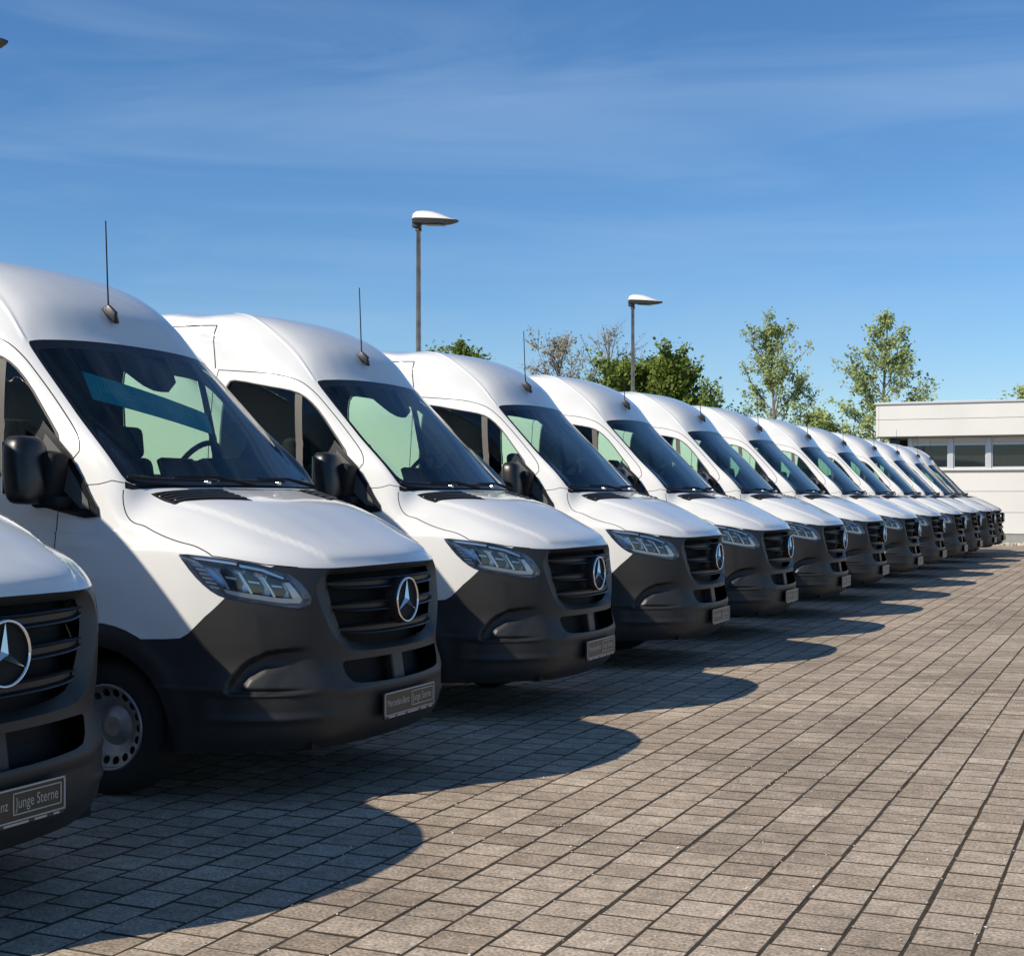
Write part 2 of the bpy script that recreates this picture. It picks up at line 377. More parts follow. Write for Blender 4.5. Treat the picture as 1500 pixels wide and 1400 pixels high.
DIV = SI(dense([(-1.945, 2.36), (-1.835, 1.45)], 14))
DIVB = band(DIV, .055)
ARCH = [SI([(cx + .42 * math.cos(a), .345 + .42 * math.sin(a)) for a in np.linspace(math.radians(-10), math.radians(190), 29)]) for cx in WX]
ARCH = [a + [(a[-1][0], -.05), (a[0][0], -.05)] for a in ARCH]
CLAD = [SI([(cx + .535 * math.cos(a), .345 + .535 * math.sin(a)) for a in np.linspace(math.radians(-8), math.radians(188), 29)]) for cx in WX]
CLAD = [a + [(a[-1][0], -.05), (a[0][0], -.05)] for a in CLAD]
RUB = SI([(-1.66, .56), (-2.5, .56), (-3.4, .56), (-4.35, .56), (-4.35, .69), (-3.4, .69), (-2.5, .69), (-1.66, .69)])
BANDS = [band(HOOD_L[3:], .005), band([tuple(q) for q in chaikin(HOOD_E, 2, False)], .0055), band(DOOR_F, .0065), band(DOOR_R, .007),
         band([(1.262, 1.822), (1.16, 1.822), (1.049, 1.832), (.96, 1.812)], .005),
         band(SI(dense([(-2.70, 2.765), (-2.685, 2.6), (-2.66, 2.44)], 20)), .010),
         band(SI(dense([(-2.70, 2.765), (-3.2, 2.775), (-4.2, 2.775), (-5.6, 2.775)], 8)), .009),
         band(SI(dense([(-4.02, 2.6), (-4.02, 1.4), (-4.02, .45)], 30)), .010)]

def build_cdt():
    pts = []; edges = []
    def loop(p, step=.03, closed=True):
        p = resample(p, step, closed); s = len(pts); pts.extend(p); n = len(p)
        for i in range(n if closed else n - 1): edges.append((s + i, s + (i + 1) % n))
    for p in (W_OUT, W_IN, GS, GI, LG, COWL): loop(p)
    for p in (HLs, BUMP, DWs, DIVB, RUB, HOOD, *ARCH, *CLAD): loop(p)
    for p in BANDS: loop(p, .05)
    VM = S.v[-1]; UM = S.u[-1]
    for u in np.r_[np.arange(0, 1.32, .022), np.arange(1.34, 2.4, .045), np.arange(2.45, 5.6, .10), np.arange(5.6, UM, .045), UM]:
        st = .022 if u < 1.33 else .035 if u < 2.42 else .05
        for v in np.r_[np.arange(0, VM - .4, st), np.arange(VM - .4, VM, .06), VM]: pts.append((float(u), float(v)))
    for u in np.arange(.557, 1.10, .011):
        for v in np.arange(.157, .60, .011): pts.append((float(u), float(v)))
    loop([(0, 0), (UM, 0), (UM, VM), (0, VM)], .05)
    r = delaunay_2d_cdt([Vector(p) for p in pts], edges, [], 0, 1e-5)
    uv = np.array([(v.x, v.y) for v in r[0]]); F = np.array([f for f in r[2] if len(f) == 3])
    c = uv[F].mean(1)
    ok = (c[:, 0] > 0) & (c[:, 1] > 0) & (c[:, 0] < UM) & (c[:, 1] < VM)
    a = uv[F]; area = np.abs((a[:, 1, 0] - a[:, 0, 0]) * (a[:, 2, 1] - a[:, 0, 1]) - (a[:, 2, 0] - a[:, 0, 0]) * (a[:, 1, 1] - a[:, 0, 1]))
    ok &= area > 1e-9
    return uv, F[ok], c[ok]
UV, FA, CE = build_cdt()
UV[:, 0] = np.clip(UV[:, 0], 0, None); UV[:, 1] = np.clip(UV[:, 1], 0, None)
REG = np.full(len(FA), 'body', dtype=object); done = np.zeros(len(FA), bool)
def region(name, m):
    global done
    k = m & ~done; REG[k] = name; done |= k
IN = lambda p: inside(CE, p)
for a in ARCH: region('hole', IN(a))
region('headlight', IN(HLs)); region('hole', IN(GI)); region('surround', IN(GS)); region('hole', IN(LG))
for k, p in enumerate(BANDS): region('seam%d' % k, IN(p))
region('windscreen', IN(W_IN)); region('frit', IN(W_OUT))
inD = IN(DWs); dd = pdist(CE, DWs)
region('divider', inD & IN(DIVB)); front_q = CE[:, 0] < np.interp(CE[:, 1], [q[1] for q in DIV][::-1], [q[0] for q in DIV][::-1])
region('quarter', inD & front_q); region('window', inD)
region('cowl', IN(COWL)); region('bumper', IN(BUMP))
for k, a in enumerate(CLAD): region('clad%d' % k, IN(a))
region('rub', IN(RUB)); region('hood', IN(HOOD)); region('door', IN(DOOR))
PB = S.ev(UV); NB = S.nrm(UV)
MIR = np.array([1, -1, 1.])
def part(name, sel, material, parent, off=0.0, side=None, flat=False, flip=False):
    """mesh part from the selected faces: side None = both halves in one mesh, +1 left, -1 right"""
    F = FA[sel]; ids = np.unique(F); mp = np.zeros(len(UV), int); mp[ids] = np.arange(len(ids)); F = mp[F]
    o_ = off[ids] if isinstance(off, np.ndarray) else off
    P = PB[ids] + NB[ids] * (o_[:, None] if isinstance(o_, np.ndarray) else o_); N = NB[ids].copy()
    if flip: F = F[:, ::-1]; N = -N
    cen = UV[ids, 0] < 1e-6
    P[cen, 1] = 0
    if side == 1: V, FF, NN = P, F, N
    elif side == -1: V, FF, NN = P * MIR, F[:, ::-1], N * MIR
    else:
        mp2 = np.where(cen, np.arange(len(ids)), 0); nc = np.where(~cen)[0]; mp2[nc] = len(ids) + np.arange(len(nc))
        V = np.r_[P, (P * MIR)[nc]]; FF = np.r_[F, mp2[F][:, ::-1]]; NN = np.r_[N, (N * MIR)[nc]]
    return mesh_obj(name, V, FF, material, parent, True, None if flat else NN)
def patch(name, poly, material, parent, off=0.0, thick=0.0, side=1, step=.03, round_=0, both=False):
    """panel laid on the body surface inside an outline"""
    if round_: poly = [tuple(q) for q in chaikin(poly, round_)]
    p = resample(poly, step); n0 = len(p); pts = list(p)
    a = np.array(p); lo, hi = a.min(0), a.max(0)
    g = [(x, y) for x in np.arange(lo[0] + step / 2, hi[0], step) for y in np.arange(lo[1] + step / 2, hi[1], step)]
    if g:
        g = np.array(g); k = inside(g, p) & (pdist(g, p) > step * .35); pts += [tuple(q) for q in g[k]]
    r = delaunay_2d_cdt([Vector(q) for q in pts], [(i, (i + 1) % n0) for i in range(n0)], [], 1, 1e-6)
    uv = np.array([(v.x, v.y) for v in r[0]]); F = np.array([f for f in r[2]])
    P = S.ev(uv); N = S.nrm(uv); V = P + N * off; FF = [tuple(f) for f in F]
    if thick:
        V = np.r_[V, P + N * (off - thick)]; n = len(uv)
        used = {}
        for f in F:
            for i in range(3): used[(f[i], f[(i + 1) % 3])] = 1
        for (i, j) in list(used):
            if (j, i) not in used: FF.append((j, i, i + n, j + n))
    if side == -1: V = V * MIR; FF = [tuple(reversed(f)) for f in FF]
    o = mesh_obj(name, V, FF, material, parent, False)
    return o

def make_van():
    van = empty('panel_van')
    is_ = lambda n: REG == n
    part('body', is_('body'), 'paint', van)
    hood = part('hood', is_('hood'), 'paint', van, .001)
    bump = part('bumper', is_('bumper'), 'plastic', van)
    ins = is_('surround'); d_out = pdist(UV, [q for q in GS], False); d_in = pdist(UV, GI, False)
    part('grille_surround', ins, 'plastic', van, -.045 * (d_out / (d_out + d_in + 1e-6)), flat=True)
    for k in range(len(BANDS)):
        for s in (1, -1): part('panel_gap', is_('seam%d' % k), 'seam', van, -.004, s)
    part('cowl', is_('cowl'), 'matt_black', van, -.004)
    ws = part('windscreen', is_('windscreen'), 'windscreen_glass', van, -.001)
    part('windscreen_border', is_('frit'), 'gloss_black', ws, -.001)
    for s in (1, -1):
        d = part('door', is_('door'), 'paint', van, 0, s)
        part('window', is_('window'), 'window_glass', d, -.010, s)
        part('quarter_window', is_('quarter'), 'window_glass', d, -.010, s)
        part('window_divider', is_('divider'), 'seal', d, -.006, s)
        # rubber seal round the glass
        ring = resample(DWs, .03); V = []; F = []; n = len(ring); uvr = np.array(ring); P = S.ev(uvr); N = S.nrm(uvr)
        cu = uvr.mean(0); inn = uvr + (cu - uvr) * np.array([.028, .022])
        Pi = S.ev(inn)
        V = np.r_[P + N * .004, Pi + N * .003, Pi - N * .014] * (np.array([1, s, 1]))
        for i in range(n):
            j = (i + 1) % n
            for k in (0, 1): F.append((k * n + i, k * n + j, (k + 1) * n + j, (k + 1) * n + i)[::1 if s > 0 else -1])
        mesh_obj('window_seal', V, F, 'seal', d, False)
        h = box('door_handle', (-2.47, s * 1.018, 1.20), (.20, .035, .05), 'plastic', d, None, .015, 2, True)
        for k in (0, 1): part('arch_trim', is_('clad%d' % k), 'plastic', van, .004, s)
        part('rub_strip', is_('rub'), 'plastic', van, .008, s)
        # ---- headlight
        hd = part('headlight', is_('headlight'), 'lamp_dark', van, -np.minimum(.055, pdist(UV, HLs) * 1.6), s, flat=True)
        part('lens', is_('headlight'), 'lens_glass', hd, .002, s)
        patch('light_strip', [(.752, .872), (.728, .835), (.700, .786), (.71, .768), (.79, .770), (.95, .796), (1.005, .808), (1.015, .823), (.95, .814), (.80, .793), (.742, .790), (.752, .82), (.775, .868)], 'lamp_white', hd, -.022, .012, s, .02)
        patch('light_strip', [(1.145, .966), (1.035, .953), (.95, .945), (.95, .932), (1.035, .938), (1.10, .944)], 'lamp_white', hd, -.018, .010, s, .02)
        patch('reflector_trim', [(.94, .938), (.85, .928), (.77, .895), (.775, .885), (.86, .915), (.94, .925)], 'silver', hd, -.020, .010, s, .02)
        for k in range(6):
            u0 = 1.128 - .011 * k; v0 = .925 - .0175 * k
            patch('side_marker', [(u0, v0), (u0 - .042, v0 - .006), (u0 - .044, v0 - .015), (u0 - .002, v0 - .009)], 'lamp_white', hd, -.014, .008, s, .02)
        for k in range(3):
            u0 = 1.035 - .088 * k; v0 = .912 - .012 * k
            q = [(u0, v0), (u0 - .066, v0 - .004), (u0 - .100, v0 - .082), (u0 - .040, v0 - .088)]
            patch('reflector', q, 'lamp_lens', hd, -.026, .012, s, .02, 1)
            patch('reflector_trim', [(u0 + .004, v0), (u0 - .005, v0 - .002), (u0 - .046, v0 - .088), (u0 - .036, v0 - .092)], 'silver', hd, -.016, .016, s, .02)
            patch('reflector_trim', [(u0 - .03, v0 - .034), (u0 - .072, v0 - .038), (u0 - .076, v0 - .046), (u0 - .034, v0 - .043)], 'lamp_white', hd, -.018, .012, s, .02)
        # ---- hood vent with slats
        vq = np.array([(.83, 1.730), (.35, 1.680), (.38, 1.505), (.80, 1.600)])
        vt = patch('hood_vent', [tuple(q) for q in vq], 'matt_black', van, .003, .01, s, .03)
        for k in range(5):
            f0 = .06 + k * .19; f1 = f0 + .10
            a0 = vq[0] + (vq[3] - vq[0]) * f0; a1 = vq[1] + (vq[2] - vq[1]) * f0; b0 = vq[0] + (vq[3] - vq[0]) * f1; b1 = vq[1] + (vq[2] - vq[1]) * f1
            sh = lambda a, b_, t_: tuple(a + (b_ - a) * t_)
            patch('slat', [sh(a0, a1, .04), sh(a0, a1, .96), sh(b0, b1, .96), sh(b0, b1, .04)], 'plastic', vt, .010, .006, s, .06)
        # ---- mirror on its triangular foot
        tri = [(1.238, 2.30), (1.205, 2.0), (1.225, 1.835), (1.270, 1.745), (1.330, 1.712), (1.44, 1.712), (1.70, 1.765), (1.62, 1.90), (1.40, 2.10)]
        mf = patch('mirror_foot', tri, 'gloss_black', van, .014, .02, s, .035)
        patch('foot_cover', [(1.268, 2.18), (1.240, 2.0), (1.262, 1.845), (1.30, 1.765), (1.345, 1.738), (1.40, 1.745), (1.40, 1.86), (1.34, 2.04)], 'cabin_grey', mf, .020, .01, s, .03)
        # housing: rounded shell, flat towards the rear
        V = []; F = []; nu_, nv_ = 22, 13
        c = np.array([-1.535, s * 1.135, 1.635])
        for j in range(nv_):
            ph = -math.pi / 2 + math.pi * j / (nv_ - 1)
            for i in range(nu_):
                th = 2 * math.pi * i / nu_
                pw = lambda q, e: math.copysign(abs(q) ** e, q)
                x = pw(math.cos(ph), .42) * pw(math.cos(th), .55); y = pw(math.cos(ph), .42) * pw(math.sin(th), .55); z = pw(math.sin(ph), .55)
                hx = .088 if x > 0 else .055
                w = .122 * (1 - .10 * z)
                V.append(c + np.array([hx * x - .018 * z, w * y, .172 * z]))
        for j in range(nv_ - 1):
            for i in range(nu_):
                F.append((j * nu_ + i, j * nu_ + (i + 1) % nu_, (j + 1) * nu_ + (i + 1) % nu_, (j + 1) * nu_ + i))
        mh = mesh_obj('mirror_housing', V, F, 'mirror_black', van, True)
        box('mirror_glass', (-1.592, s * 1.135, 1.645), (.006, .19, .26), 'chrome', mh, None, .002)
        bm = bmesh.new(); box_bm(bm, (-1.47, s * 1.03, 1.60), (.13, .13, .26), Matrix.Rotation(R(8), 3, 'Y'), .03, 3); box_bm(bm, (-1.45, s * 1.02, 1.475), (.17, .16, .06), None, .02, 2)
        bm_obj('mirror_arm', bm, 'matt_black', mh, True)
        # ---- wheels
        for cx in WX:
            w = lathe('wheel', [(.215, -.02), (.222, .02), (.215, .03), (.205, .028), (.200, -.02), (.195, -.15)], (cx, s * .90 , .345), 'wheel_paint', van, 48)
            if s < 0:
                for v in w.data.vertices: v.co.y = -1.80 - v.co.y + 0.0
                w.data.flip_normals()
            ty = lathe('tyre', [(.212, -.19), (.25, -.205), (.31, -.20), (.338, -.18), (.345, -.15), (.345, -.03), (.337, .005), (.31, .028), (.26, .035), (.222, .024)], (cx, s * .90, .345), 'rubber', w, 48)
            if s < 0:
                for v in ty.data.vertices: v.co.y = -1.80 - v.co.y
                ty.data.flip_normals()
            # pierced steel disc
            lp = []; ed = []
            def ring_(c0, r, n):
                st = len(lp); lp.extend([(c0[0] + r * math.cos(2 * math.pi * k / n), c0[1] + r * math.sin(2 * math.pi * k / n)) for k in range(n)])
                ed.extend([(st + k, st + (k + 1) % n) for k in range(n)])
            ring_((0, 0), .202, 64); ring_((0, 0), .145, 40); ring_((0, 0), .10, 32); ring_((0, 0), .05, 20)
            hc = [(.172 * math.cos(2 * math.pi * k / 18), .172 * math.sin(2 * math.pi * k / 18)) for k in range(18)]
            for h_ in hc: ring_(h_, .0205, 12)
            rr = delaunay_2d_cdt([Vector(q) for q in lp], ed, [], 0, 1e-6)
            q = np.array([(v.x, v.y) for v in rr[0]]); Fq = [f for f in rr[2] if min(np.hypot(*(q[list(f)].mean(0) - h_)) for h_ in hc) > .0200]
            rad = np.hypot(q[:, 0], q[:, 1]); hh = np.interp(rad, [0, .05, .10, .145, .202], [-.02, -.02, -.05, -.022, .0])
            Vq = np.c_[cx + q[:, 0], s * (.90 + hh), .345 + q[:, 1]]
            Fq = [f if s < 0 else f[::-1] for f in Fq]
            mesh_obj('rim', Vq, Fq, 'wheel_paint', w, False)
            lathe('brake_disc', [(.0, .0), (.19, .0)], (cx, s * .80, .345), 'matt_black', w, 24)
            # dark housing round the wheel
            V = []; F = []; n = 26
            for k in range(n):
                a = math.radians(-12) + math.radians(204) * k / (n - 1)
                for yy in (.55, .985): V.append((cx + .425 * math.cos(a), s * yy, .345 + .425 * math.sin(a)))
            for k in range(n - 1): F.append((2 * k, 2 * k + 1, 2 * k + 3, 2 * k + 2))
            F.append(tuple(2 * k for k in range(n)))
            mesh_obj('wheel_housing', V, F, 'matt_black', van)
        # seat
        for_seat = s
        st = box('seat', (-1.88, s * .46, 1.05), (.50, .50, .16), 'fabric', van, None, .05, 3, True)
        box('backrest', (-2.17, s * .46, 1.42), (.15, .48, .66), 'fabric', st, Matrix.Rotation(R(-10), 3, 'Y'), .06, 3, True)
        box('headrest', (-2.20, s * .46, 1.835), (.11, .28, .20), 'fabric', st, Matrix.Rotation(R(-6), 3, 'Y'), .045, 3, True)
    # ---- grille: black back, three double slats, emblem
    patch('radiator_core', [(0, .20), (.70, .20), (.80, .5), (.80, 1.02), (0, 1.06)], 'matt_black', van, -.12, 0, 1, .06)
    patch('radiator_core', [(0, .20), (.70, .20), (.80, .5), (.80, 1.02), (0, 1.06)], 'matt_black', van, -.12, 0, -1, .06)
    for s in (1, -1):
        patch('grille_shroud', [(.572, .955), (.80, .955), (.80, .5), (.455, .515), (.475, .57), (.525, .655), (.566, .78)], 'matt_black', van, -.056, 0, s, .05)
        patch('grille_shroud', [(0, .49), (.5, .50), (.46, .555), (.36, .530), (.2, .517), (0, .513)], 'matt_black', van, -.056, 0, s, .05)
    vz = lambda z: float(np.interp(z, S.G[:, 0, 2][:120], S.gv[:120]))
    for z, hw in ((1.062, .535), (.948, .515), (.832, .465)):
        us = np.linspace(-hw, hw, 33); V = []; F = []
        prof = [(-.055, .026), (-.016, .025), (-.010, .021), (-.014, .016), (-.034, .009), (-.034, -.012), (-.012, -.020), (-.010, -.025), (-.016, -.029), (-.055, -.031)]
        for u in us:
            p = S.ev([(abs(u), vz(z))])[0]; e = (abs(u) / hw) ** 6
            for dx, dz in prof:
                V.append((p[0] + dx - .02 * e, math.copysign(p[1], u), p[2] + dz * (1 - .45 * e) + .006 * (abs(u) / hw) ** 2))
        m_ = len(prof)
        for i in range(len(us) - 1):
            for k in range(m_ - 1): F.append((i * m_ + k, (i + 1) * m_ + k, (i + 1) * m_ + k + 1, i * m_ + k + 1))
        mesh_obj('grille_slat', V, F, 'grille_black', van)
    bm = bmesh.new(); bmesh.ops.create_cone(bm, cap_ends=True, segments=40, radius1=.128, radius2=.120, depth=.05, matrix=Matrix.Translation((-.022, 0, .962)) @ Matrix.Rotation(R(90), 4, 'Y'))
    bd = bm_obj('emblem_plate', bm, 'matt_black', van)
    V = []; F = []; n1, n2 = 48, 8
    for i in range(n1):
        a = 2 * math.pi * i / n1
        for j in range(n2):
            q = 2 * math.pi * j / n2; r = .113 + .0065 * math.cos(q)
            V.append((.014 + .008 * math.sin(q), r * math.cos(a), .962 + r * math.sin(a)))
    for i in range(n1):
        for j in range(n2): F.append((i * n2 + j, ((i + 1) % n1) * n2 + j, ((i + 1) % n1) * n2 + (j + 1) % n2, i * n2 + (j + 1) % n2)[::-1])
    mesh_obj('emblem_ring', V, F, 'chrome', bd, True)
    V = [(.026, 0, .962)]; F = []
    for k in range(3):
        a = math.pi / 2 + k * 2 * math.pi / 3
        V.append((.012, .108 * math.cos(a), .962 + .108 * math.sin(a)))
        b_ = a + math.pi / 3; V.append((.008, .021 * math.cos(b_), .962 + .021 * math.sin(b_)))
    for k in range(3):
        t_, r_, l_ = 1 + 2 * k, 2 + 2 * k, 2 + 2 * ((k + 2) % 3); F += [(0, t_, r_), (0, l_, t_)]
    mesh_obj('emblem_star', V, F, 'chrome', bd)
    # ---- lower intake: post and ledge
    box('intake_post', (-.075, .02, .615), (.05, .12, .16), 'plastic', van, Matrix.Rotation(R(-8), 3, 'Y'), .01)
    # ---- number plate holder
    pl = box('number_plate', (.022, 0, .432), (.016, .548, .135), 'plate_dark', van, None, .004)
    bm = bmesh.new()
    for c, s_ in (((.031, 0, .4965), (.006, .548, .006)), ((.031, 0, .385), (.006, .548, .005)), ((.031, .271, .44), (.006, .006, .118)), ((.031, -.271, .44), (.006, .006, .118))): box_bm(bm, c, s_)
    bm_obj('plate_frame', bm, 'plate_letter', pl)
    def lett(s_, size, y, z, sx=1.0):
        V, F = text_geo(s_, size); return [(.0312, y + x * sx, z + q) for x, q, _ in V], F
    for s_, size, y, z, sx in (('Mercedes-Benz', .052, -.128, .443, .74), ('Junge Sterne', .056, .135, .443, .74)):
        V, F = lett(s_, size, y, z, sx); mesh_obj('plate_lettering', V, F, 'plate_letter', pl)
    bm = bmesh.new()
    for c, s_ in (((.031, .135, .4795), (.004, .235, .004)), ((.031, .135, .4065), (.004, .235, .004)), ((.031, .017, .443), (.004, .004, .073)), ((.031, .253, .443), (.004, .004, .073))): box_bm(bm, c, s_)
    for k, (a, w) in enumerate(((-.20, .07), (-.10, .09), (.03, .12), (.15, .06), (.23, .03))): box_bm(bm, (.031, a, .374), (.003, w, .008))
    bm_obj('lettering_box', bm, 'plate_letter', pl)
    # ---- wipers
    for y0, y1 in ((.70, .02), (-.02, -.62)):
        a = S.ev([(abs(y0), 1.806)])[0] * (1, np.sign(y0), 1); b_ = S.ev([(abs(y1), 1.845)])[0] * (1, np.sign(y1), 1)
        wp = tube('wiper', [a + (.035, 0, .0), a * .5 + b_ * .5 + (.045, 0, .03), b_ + (.025, 0, .02)], [.013, .009, .006], 'matt_black', van, 6)
        tube('wiper_blade', [S.ev([(abs(y), 1.835)])[0] * (1, np.sign(y), 1) + (.016, 0, .012) for y in np.linspace(y1 + .30, y1 - .32, 7) if abs(y) > .001], [.008] * 7, 'rubber', wp, 5)
    for y in (-.42, .20):
        p = S.ev([(abs(y), 1.80)])[0] * (1, np.sign(y), 1); box('washer_nozzle', p + (.03, 0, .015), (.03, .03, .018), 'silver', van, None, .005)
    # ---- aerial
    p = S.ev([(.136, 3.09)])[0] * MIR
    bm = bmesh.new(); box_bm(bm, (0, 0, .02), (.135, .045, .04), None, .014, 3)
    for v in bm.verts:
        if v.co.z > .02: v.co.x *= .62; v.co.x -= .012; v.co.y *= .55; v.co.z += .018
    bmesh.ops.rotate(bm, cent=(0, 0, 0), matrix=Matrix.Rotation(R(40), 3, 'Y'), verts=bm.verts); bmesh.ops.translate(bm, vec=p, verts=bm.verts)
    ae = bm_obj('aerial_foot', bm, 'grille_black', van, True)
    q0 = Vector(p) + Vector((-.005, 0, .055)); tube('aerial_rod', [q0, q0 + Vector((-.006, 0, .12)), q0 + Vector((-.020, 0, .50))], [.0055, .0045, .0035], 'matt_black', ae, 6)
    # ---- cabin
    lin = np.isin(REG, ['body', 'door', 'frit'] + ['seam%d' % k for k in range(9)]) & (PB[FA].mean(1)[:, 0] > -2.72) & (PB[FA].mean(1)[:, 2] > 1.42)
    part('cabin_lining', lin, 'cabin', van, -.035, None, True, True)
    hw = [(.90, .60), (.92, 1.45), (.86, 1.92), (.80, 2.30), (.74, 2.55), (.60, 2.74)]
    V = [(x, y, z) for x in (-2.71, -2.68) for y, z in hw + [(-y, z) for y, z in hw[::-1]]]; n = len(hw) * 2
    mesh_obj('bulkhead', V, [tuple(range(n))[::-1], tuple(range(n, 2 * n))] + [(i, (i + 1) % n, n + (i + 1) % n, n + i) for i in range(n)], 'cabin_grey', van)
    box('cabin_floor', (-1.9, 0, .62), (1.6, 1.76, .06), 'cabin', van)
    prof = [(-1.0, 1.505), (-1.15, 1.56), (-1.34, 1.605), (-1.44, 1.60), (-1.50, 1.55), (-1.56, 1.38), (-1.50, 1.10), (-1.52, .66)]
    V = []; F = []; ys = np.linspace(-.88, .88, 23)
    for y in ys:
        e = (abs(y) / .9) ** 4
        for x, z in prof: V.append((x - .13 * e, y, z - .03 * e + (.02 * math.sin(y * 9) if z > 1.5 and x < -1.2 else 0)))
    m_ = len(prof)
    for i in range(len(ys) - 1):
        for k in range(m_ - 1): F.append((i * m_ + k, i * m_ + k + 1, (i + 1) * m_ + k + 1, (i + 1) * m_ + k))
    da = mesh_obj('dashboard', V, F, 'cabin_grey', van, True)
    box('instrument_hood', (-1.46, .50, 1.65), (.22, .44, .16), 'cabin', da, None, .05, 3, True)
    box('centre_screen', (-1.48, .04, 1.64), (.05, .30, .17), 'gloss_black', da, Matrix.Rotation(R(-20), 3, 'Y'), .015, 2, True)
    # steering wheel
    V = []; F = []; n1, n2 = 32, 8; rm = Matrix.Rotation(R(-58), 3, 'Y'); c0 = Vector((-1.68, .48, 1.66))
    for i in range(n1):
        a = 2 * math.pi * i / n1
        for j in range(n2):
            q = 2 * math.pi * j / n2; r = .195 + .017 * math.cos(q); V.append(c0 + rm @ Vector((r * math.cos(a), r * math.sin(a), .017 * math.sin(q))))
    for i in range(n1):
        for j in range(n2): F.append((i * n2 + j, ((i + 1) % n1) * n2 + j, ((i + 1) % n1) * n2 + (j + 1) % n2, i * n2 + (j + 1) % n2))
    sw = mesh_obj('steering_wheel', V, F, 'matt_black', van, True)
    bm = bmesh.new()
    for a in (R(90), R(-90), R(180)): box_bm(bm, c0 + rm @ Vector((.10 * math.cos(a), .10 * math.sin(a), 0)), (.20 if abs(math.cos(a)) > .5 else .05, .05 if abs(math.cos(a)) > .5 else .20, .02), rm, .006)
    box_bm(bm, c0, (.13, .13, .05), rm, .02)
    bm_obj('wheel_spokes', bm, 'matt_black', sw)
    # sensor housing behind the top of the windscreen
    for s in (1, -1): patch('sensor_housing', [(0, 2.84), (.25, 2.84), (.20, 2.74), (.13, 2.635), (.07, 2.60), (0, 2.595)], 'matt_black', van, -.008, .05, s, .04)
    # ---- underbody
    bm = bmesh.new(); box_bm(bm, (-3.1, 0, .42), (5.2, 1.06, .34)); box_bm(bm, (-.42, 0, .36), (.5, 1.3, .20)); box_bm(bm, (-3.05, 0, .40), (2.7, 1.84, .22))
    bm_obj('underbody', bm, 'matt_black', van)
    # rear face lamps
    for s in (1, -1): box('tail_light', (-5.90, s * .93, 1.15), (.09, .10, .40), 'lamp_tail', van, None, .02)
    return van
# ------------------------------------------------------------------ ground
rnd = random.Random(7)
def cam_px(p):
    d = Vector(p) - cam.location; a = R(YAW)
    f = Vector((-math.sin(a), math.cos(a), 0)); r = Vector((math.cos(a), math.sin(a), 0)); z = d.dot(f)
    if z < .3: return None
    return 750 + FOC * d.dot(r) / z, HOR - FOC * d.z / z
m, t, b = mat('earth', (.06, .045, .03), .95); noise_vary(t, b, (.020, .013, .006), (.050, .035, .017), 14, 6, .5, 60)
m, t, b = mat('far_ground', (.2, .18, .15), .95); noise_vary(t, b, (.10, .11, .06), (.20, .18, .13), .3, 6)
# concrete pavers: colour from each stone's own tone plus grain, stains and wear
m, t, b = mat('paver', (.3, .27, .23), .85, spec=.3)
N_ = t.nodes.new; K = t.links.new
at = N_('ShaderNodeAttribute'); at.attribute_name = 'tone'
ge = N_('ShaderNodeNewGeometry')
n1 = N_('ShaderNodeTexNoise'); n1.inputs['Scale'].default_value = 75; n1.inputs['Detail'].default_value = 4
n2 = N_('ShaderNodeTexNoise'); n2.inputs['Scale'].default_value = .8; n2.inputs['Detail'].default_value = 6
n3 = N_('ShaderNodeTexNoise'); n3.inputs['Scale'].default_value = 13; n3.inputs['Detail'].default_value = 5
vo = N_('ShaderNodeTexVoronoi'); vo.inputs['Scale'].default_value = 95
for n in (n1, n2, n3, vo): K(ge.outputs['Position'], n.inputs['Vector'])
r1 = N_('ShaderNodeValToRGB'); r1.color_ramp.elements[0].color = (.272, .210, .152, 1); r1.color_ramp.elements[1].color = (.465, .380, .292, 1); r1.color_ramp.elements[0].position = .0; r1.color_ramp.elements[1].position = 1.0
K(at.outputs['Fac'], r1.inputs['Fac'])
def mul(a_out, val_out, lo, hi, fmin=.35, fmax=.65):
    mr = N_('ShaderNodeMapRange'); mr.inputs['From Min'].default_value = fmin; mr.inputs['From Max'].default_value = fmax; mr.inputs['To Min'].default_value = lo; mr.inputs['To Max'].default_value = hi
    mx = N_('ShaderNodeMix'); mx.data_type = 'RGBA'; mx.blend_type = 'MULTIPLY'; mx.inputs['Factor'].default_value = 1
    cb = N_('ShaderNodeCombineColor'); K(val_out, mr.inputs['Value'])
    for c in ('Red', 'Green', 'Blue'): K(mr.outputs['Result'], cb.inputs[c])
    K(a_out, mx.inputs['A']); K(cb.outputs['Color'], mx.inputs['B']); return mx.outputs['Result']
c = mul(r1.outputs['Color'], n1.outputs['Fac'], .62, 1.40); c = mul(c, n2.outputs['Fac'], .70, 1.16, .3, .7); c = mul(c, n3.outputs['Fac'], .80, 1.14)
mr = N_('ShaderNodeMapRange'); mr.inputs['From Min'].default_value = .10; mr.inputs['From Max'].default_value = .16; mr.inputs['To Min'].default_value = .55; mr.inputs['To Max'].default_value = 0
mx = N_('ShaderNodeMix'); mx.data_type = 'RGBA'; mx.inputs['B'].default_value = (.62, .57, .50, 1)
di = N_('ShaderNodeAttribute'); di.attribute_name = 'dirt'; md = N_('ShaderNodeMix'); md.data_type = 'RGBA'; md.inputs['B'].default_value = (.034, .022, .011, 1)
K(di.outputs['Fac'], md.inputs['Factor']); K(mx.outputs['Result'], md.inputs['A'])
K(vo.outputs['Distance'], mr.inputs['Value']); K(mr.outputs['Result'], mx.inputs['Factor']); K(c, mx.inputs['A']); K(md.outputs['Result'], b.inputs['Base Color'])
